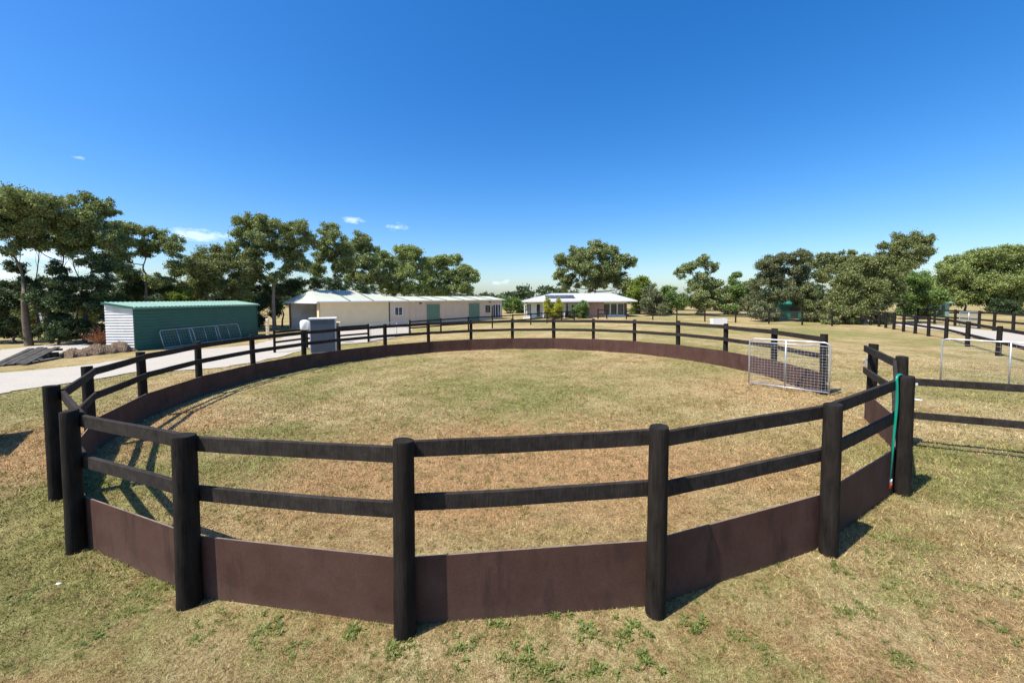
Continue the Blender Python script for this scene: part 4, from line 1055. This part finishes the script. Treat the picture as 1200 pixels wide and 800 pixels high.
tree('golden conifer-like shrub in front of the verandah, slimmer one', [(642, 361, 5.5, 6), (641, 355, 3.5, 6), (643, 367, 6.5, 6)], 54, 643, 'yellow', name='shrub', cat='shrub', seed=41, tr=.05, leaf=.8)
tree('golden conifer-like shrub in front of the verandah, wider one', [(654, 362, 6.5, 7), (655, 357, 4, 6), (654, 368, 7.5, 6)], 53.5, 653, 'yellow', name='shrub', cat='shrub', seed=42, tr=.05, leaf=.8)
tree('clipped round green shrub against the brick wall', [(682, 360, 7, 6), (678, 364, 6, 6), (686, 364, 5, 6), (682, 368, 8, 5)], 54.5, 683, 'mid', name='shrub', cat='shrub', seed=43, tr=.05, leaf=.8, dens=1.2)
tree('low dark garden shrub between the golden and the round shrubs', [(666, 369, 5, 3.5), (672, 370, 5, 3)], 54, 668, 'dark', name='shrub', cat='shrub', seed=44, tr=.04, leaf=.8)
tree('loose hedge bush between the long shed and the house', [(592, 355, 8, 6), (606, 353, 8, 6), (598, 362, 9, 6), (611, 362, 6, 6), (586, 350, 5, 5)], 78, 600, 'mid', name='bush', cat='bush', seed=45, tr=.08)


# far-off tree belt along the horizon
def far_belt():
    cs = []; rs = []
    for k in range(620):
        an = rng.uniform(-1.05, 1.05); d = rng.uniform(170, 300)
        x, y = d * math.sin(an), d * math.cos(an)
        hh = 3.2 + 2.2 * math.sin(an * 9 + 1) + 1.6 * math.sin(an * 23) + rng.uniform(0, 3)
        n = 3 if hh > 3 else 2
        for q in range(n): cs.append((x + rng.uniform(-3, 3), y + rng.uniform(-3, 3), max(.8, hh * (q + .6) / n))); rs.append(rng.uniform(1.6, 2.8))
    o = arrays_obj('distant_tree_belt', leaf_cloud(cs, rs, [46] * len(cs), 1.5, .7), 4, M['dark'])
    tag(o, 'far-off belt of dark trees along the horizon', 'trees', kind='stuff')


far_belt()


# ------------------------------------------------------------------ grass blades and weeds
def grass():
    n = 620000
    # density falls off with distance from the place the photo was taken
    d = 2.2 * (26 / 2.2) ** (rng.uniform(0, 1, n) ** .85); an = rng.uniform(-1.0, 1.0, n)
    x, y = d * np.sin(an), d * np.cos(an)
    keep = y > 1.6
    for poly in ROADS: keep &= ~in_poly(x, y, poly) | (rng.uniform(0, 1, n) < .012)
    # patchy growth
    pat = np.sin(1.3 * x + 1.7 * np.sin(.9 * y)) * np.sin(1.1 * y + 1.2 * np.sin(1.4 * x)) + .5 * np.sin(5.1 * x + y) * np.sin(4.3 * y - x)
    keep &= rng.uniform(-1.6, 1.0, n) < pat + .35
    x, y, d = x[keep], y[keep], d[keep]; n = len(x)
    z = gz(x) + bumps(x, y) - .004
    sc = np.clip(d / 5.5, .75, 2.4)
    h = rng.uniform(.014, .045, n) * np.clip(sc, .8, 1.5); w = rng.uniform(.0022, .0042, n) * sc
    a = rng.uniform(0, 2 * np.pi, n); le = rng.uniform(.2, 1.7, n) * h; b = rng.uniform(0, 2 * np.pi, n)
    p = np.stack([x, y, z], 1); wv = np.stack([np.cos(a) * w, np.sin(a) * w, np.zeros(n)], 1)
    tip = p + np.stack([np.cos(b) * le, np.sin(b) * le, h], 1)
    v = np.stack([p - wv, p + wv, tip], 1).reshape(-1, 3)
    o = arrays_obj('grass', v, 3, M['blade']); tag(o, 'short dry mown grass, straw coloured with green patches', 'grass', kind='stuff')


grass()


def weed(p, r, seed, label, group, broad=False):
    """irregular patch of small leaves springing from a few crowns"""
    rr = np.random.default_rng(seed); vs = []
    nc = int(4 + r * 85); el = rr.uniform(0, 3.14); sx = rr.uniform(.55, 1)
    for c in range(nc):
        q = rr.normal(0, .6, 2) * r; q = np.array([q[0], q[1] * sx]); q = np.array([q[0] * math.cos(el) - q[1] * math.sin(el), q[0] * math.sin(el) + q[1] * math.cos(el)])
        for k in range(rr.integers(12, 26)):
            a = rr.uniform(0, 6.283); L_ = rr.uniform(.02, .075) * (1.0 if broad else .75); e = rr.uniform(.05, 1.5)
            st = np.array([p.x + q[0], p.y + q[1], float(gz(p.x + q[0])) + float(bumps(p.x + q[0], p.y + q[1]))]) + np.append(rr.normal(0, .008, 2), 0)
            t = np.array([math.cos(a), math.sin(a), e]); t /= np.linalg.norm(t)
            w = np.cross(t, [0, 0, 1]); w /= np.linalg.norm(w); w = w * L_ * (rr.uniform(.05, .11) if broad else rr.uniform(.05, .09))
            m = st + t * L_ * .55; tip = st + t * L_ - np.array([0, 0, .22 * L_])
            vs += [st, m + w, tip, m - w]
    s = thing('weed', label, 'weed', p, group)
    arrays_obj('leaves', np.array(vs), 4, M['weed'], s)


WL = 'leafy green weed growing in the dry grass outside the pen'
WG = 'patch of short green grass in the dry lawn outside the pen'
WP = [(610, 774, .2, 1), (655, 722, .1, 1), (740, 741, .2, 1), (815, 735, .15, 1), (692, 740, .1, 1), (540, 765, .14, 1), (585, 732, .08, 1), (318, 735, .18, 1), (465, 766, .1, 1), (1035, 655, .22, 0), (1050, 635, .18, 0), (985, 668, .16, 0), (1012, 712, .14, 0), (985, 716, .12, 0), (1165, 735, .22, 0),
      (890, 760, .14, 0), (1055, 775, .14, 0), (1110, 680, .18, 0), (1065, 700, .16, 0), (1190, 700, .22, 0), (700, 785, .1, 1), (412, 742, .1, 1), (350, 765, .12, 0), (760, 775, .1, 1), (860, 745, .1, 0), (640, 790, .12, 1), (160, 715, .2, 0), (110, 745, .2, 0), (250, 735, .2, 0), (60, 625, .25, 0), (170, 690, .2, 0), (30, 700, .2, 0)]
for k, (x, y, r, br) in enumerate(WP):
    weed(G(x, y), r, 100 + k, WL if br else WG, 'leafy weeds outside the pen' if br else 'green grass patches outside the pen', br)


def tufts():
    """small dark green tufts dotted through the dry lawn"""
    n = 9000; d = 2.3 * (30 / 2.3) ** (rng.uniform(0, 1, n) ** .8); an = rng.uniform(-1, 1, n); x, y = d * np.sin(an), d * np.cos(an)
    keep = y > 1.8
    for poly in ROADS: keep &= ~in_poly(x, y, poly)
    pat = np.sin(.8 * x + 1.3 * np.sin(.6 * y)) * np.sin(.7 * y + 1.1 * np.sin(.9 * x)); keep &= rng.uniform(-1.1, 1.0, n) < pat
    x, y, d = x[keep], y[keep], d[keep]; m = 30
    ex, ey = [], []
    for i_ in list(range(19, 26)) + [0, 1]:                 # longer grass where the mower misses, along the boards and round the posts
        A, B = POSTS[i_ % NP], POSTS[(i_ + 1) % NP]; na = inward(i_ % NP)
        for k_ in range(26):
            f_ = random.random() ** (2 if random.random() < .4 else 1); off_ = .075 if random.random() < .7 else random.uniform(-.18, -.1)
            ex.append(A.x + (B.x - A.x) * f_ + na.x * off_); ey.append(A.y + (B.y - A.y) * f_ + na.y * off_)
    x = np.append(x, ex); y = np.append(y, ey); d = np.hypot(x, y)
    R = rng.uniform(.015, .10, len(x)) * np.clip(d / 7, .8, 1.8)
    X = np.repeat(x, m) + rng.normal(0, .5, len(x) * m) * np.repeat(R, m); Y = np.repeat(y, m) + rng.normal(0, .5, len(x) * m) * np.repeat(R, m); D = np.repeat(d, m); N_ = len(X)
    p = np.stack([X, Y, gz(X) + bumps(X, Y) - .003], 1); h = rng.uniform(.012, .04, N_); w = rng.uniform(.002, .004, N_) * np.clip(D / 5, .8, 2.2)
    a = rng.uniform(0, 6.283, N_); b = rng.uniform(0, 6.283, N_); le = rng.uniform(.2, 1.2, N_) * h
    wv = np.stack([np.cos(a) * w, np.sin(a) * w, np.zeros(N_)], 1); tip = p + np.stack([np.cos(b) * le, np.sin(b) * le, h], 1)
    o = arrays_obj('grass_tufts', np.stack([p - wv, p + wv, tip], 1).reshape(-1, 3), 3, M['weed']); tag(o, 'small dark green tufts dotted through the dry lawn', 'grass', kind='stuff')


tufts()
print('leaves', NLEAF[0])
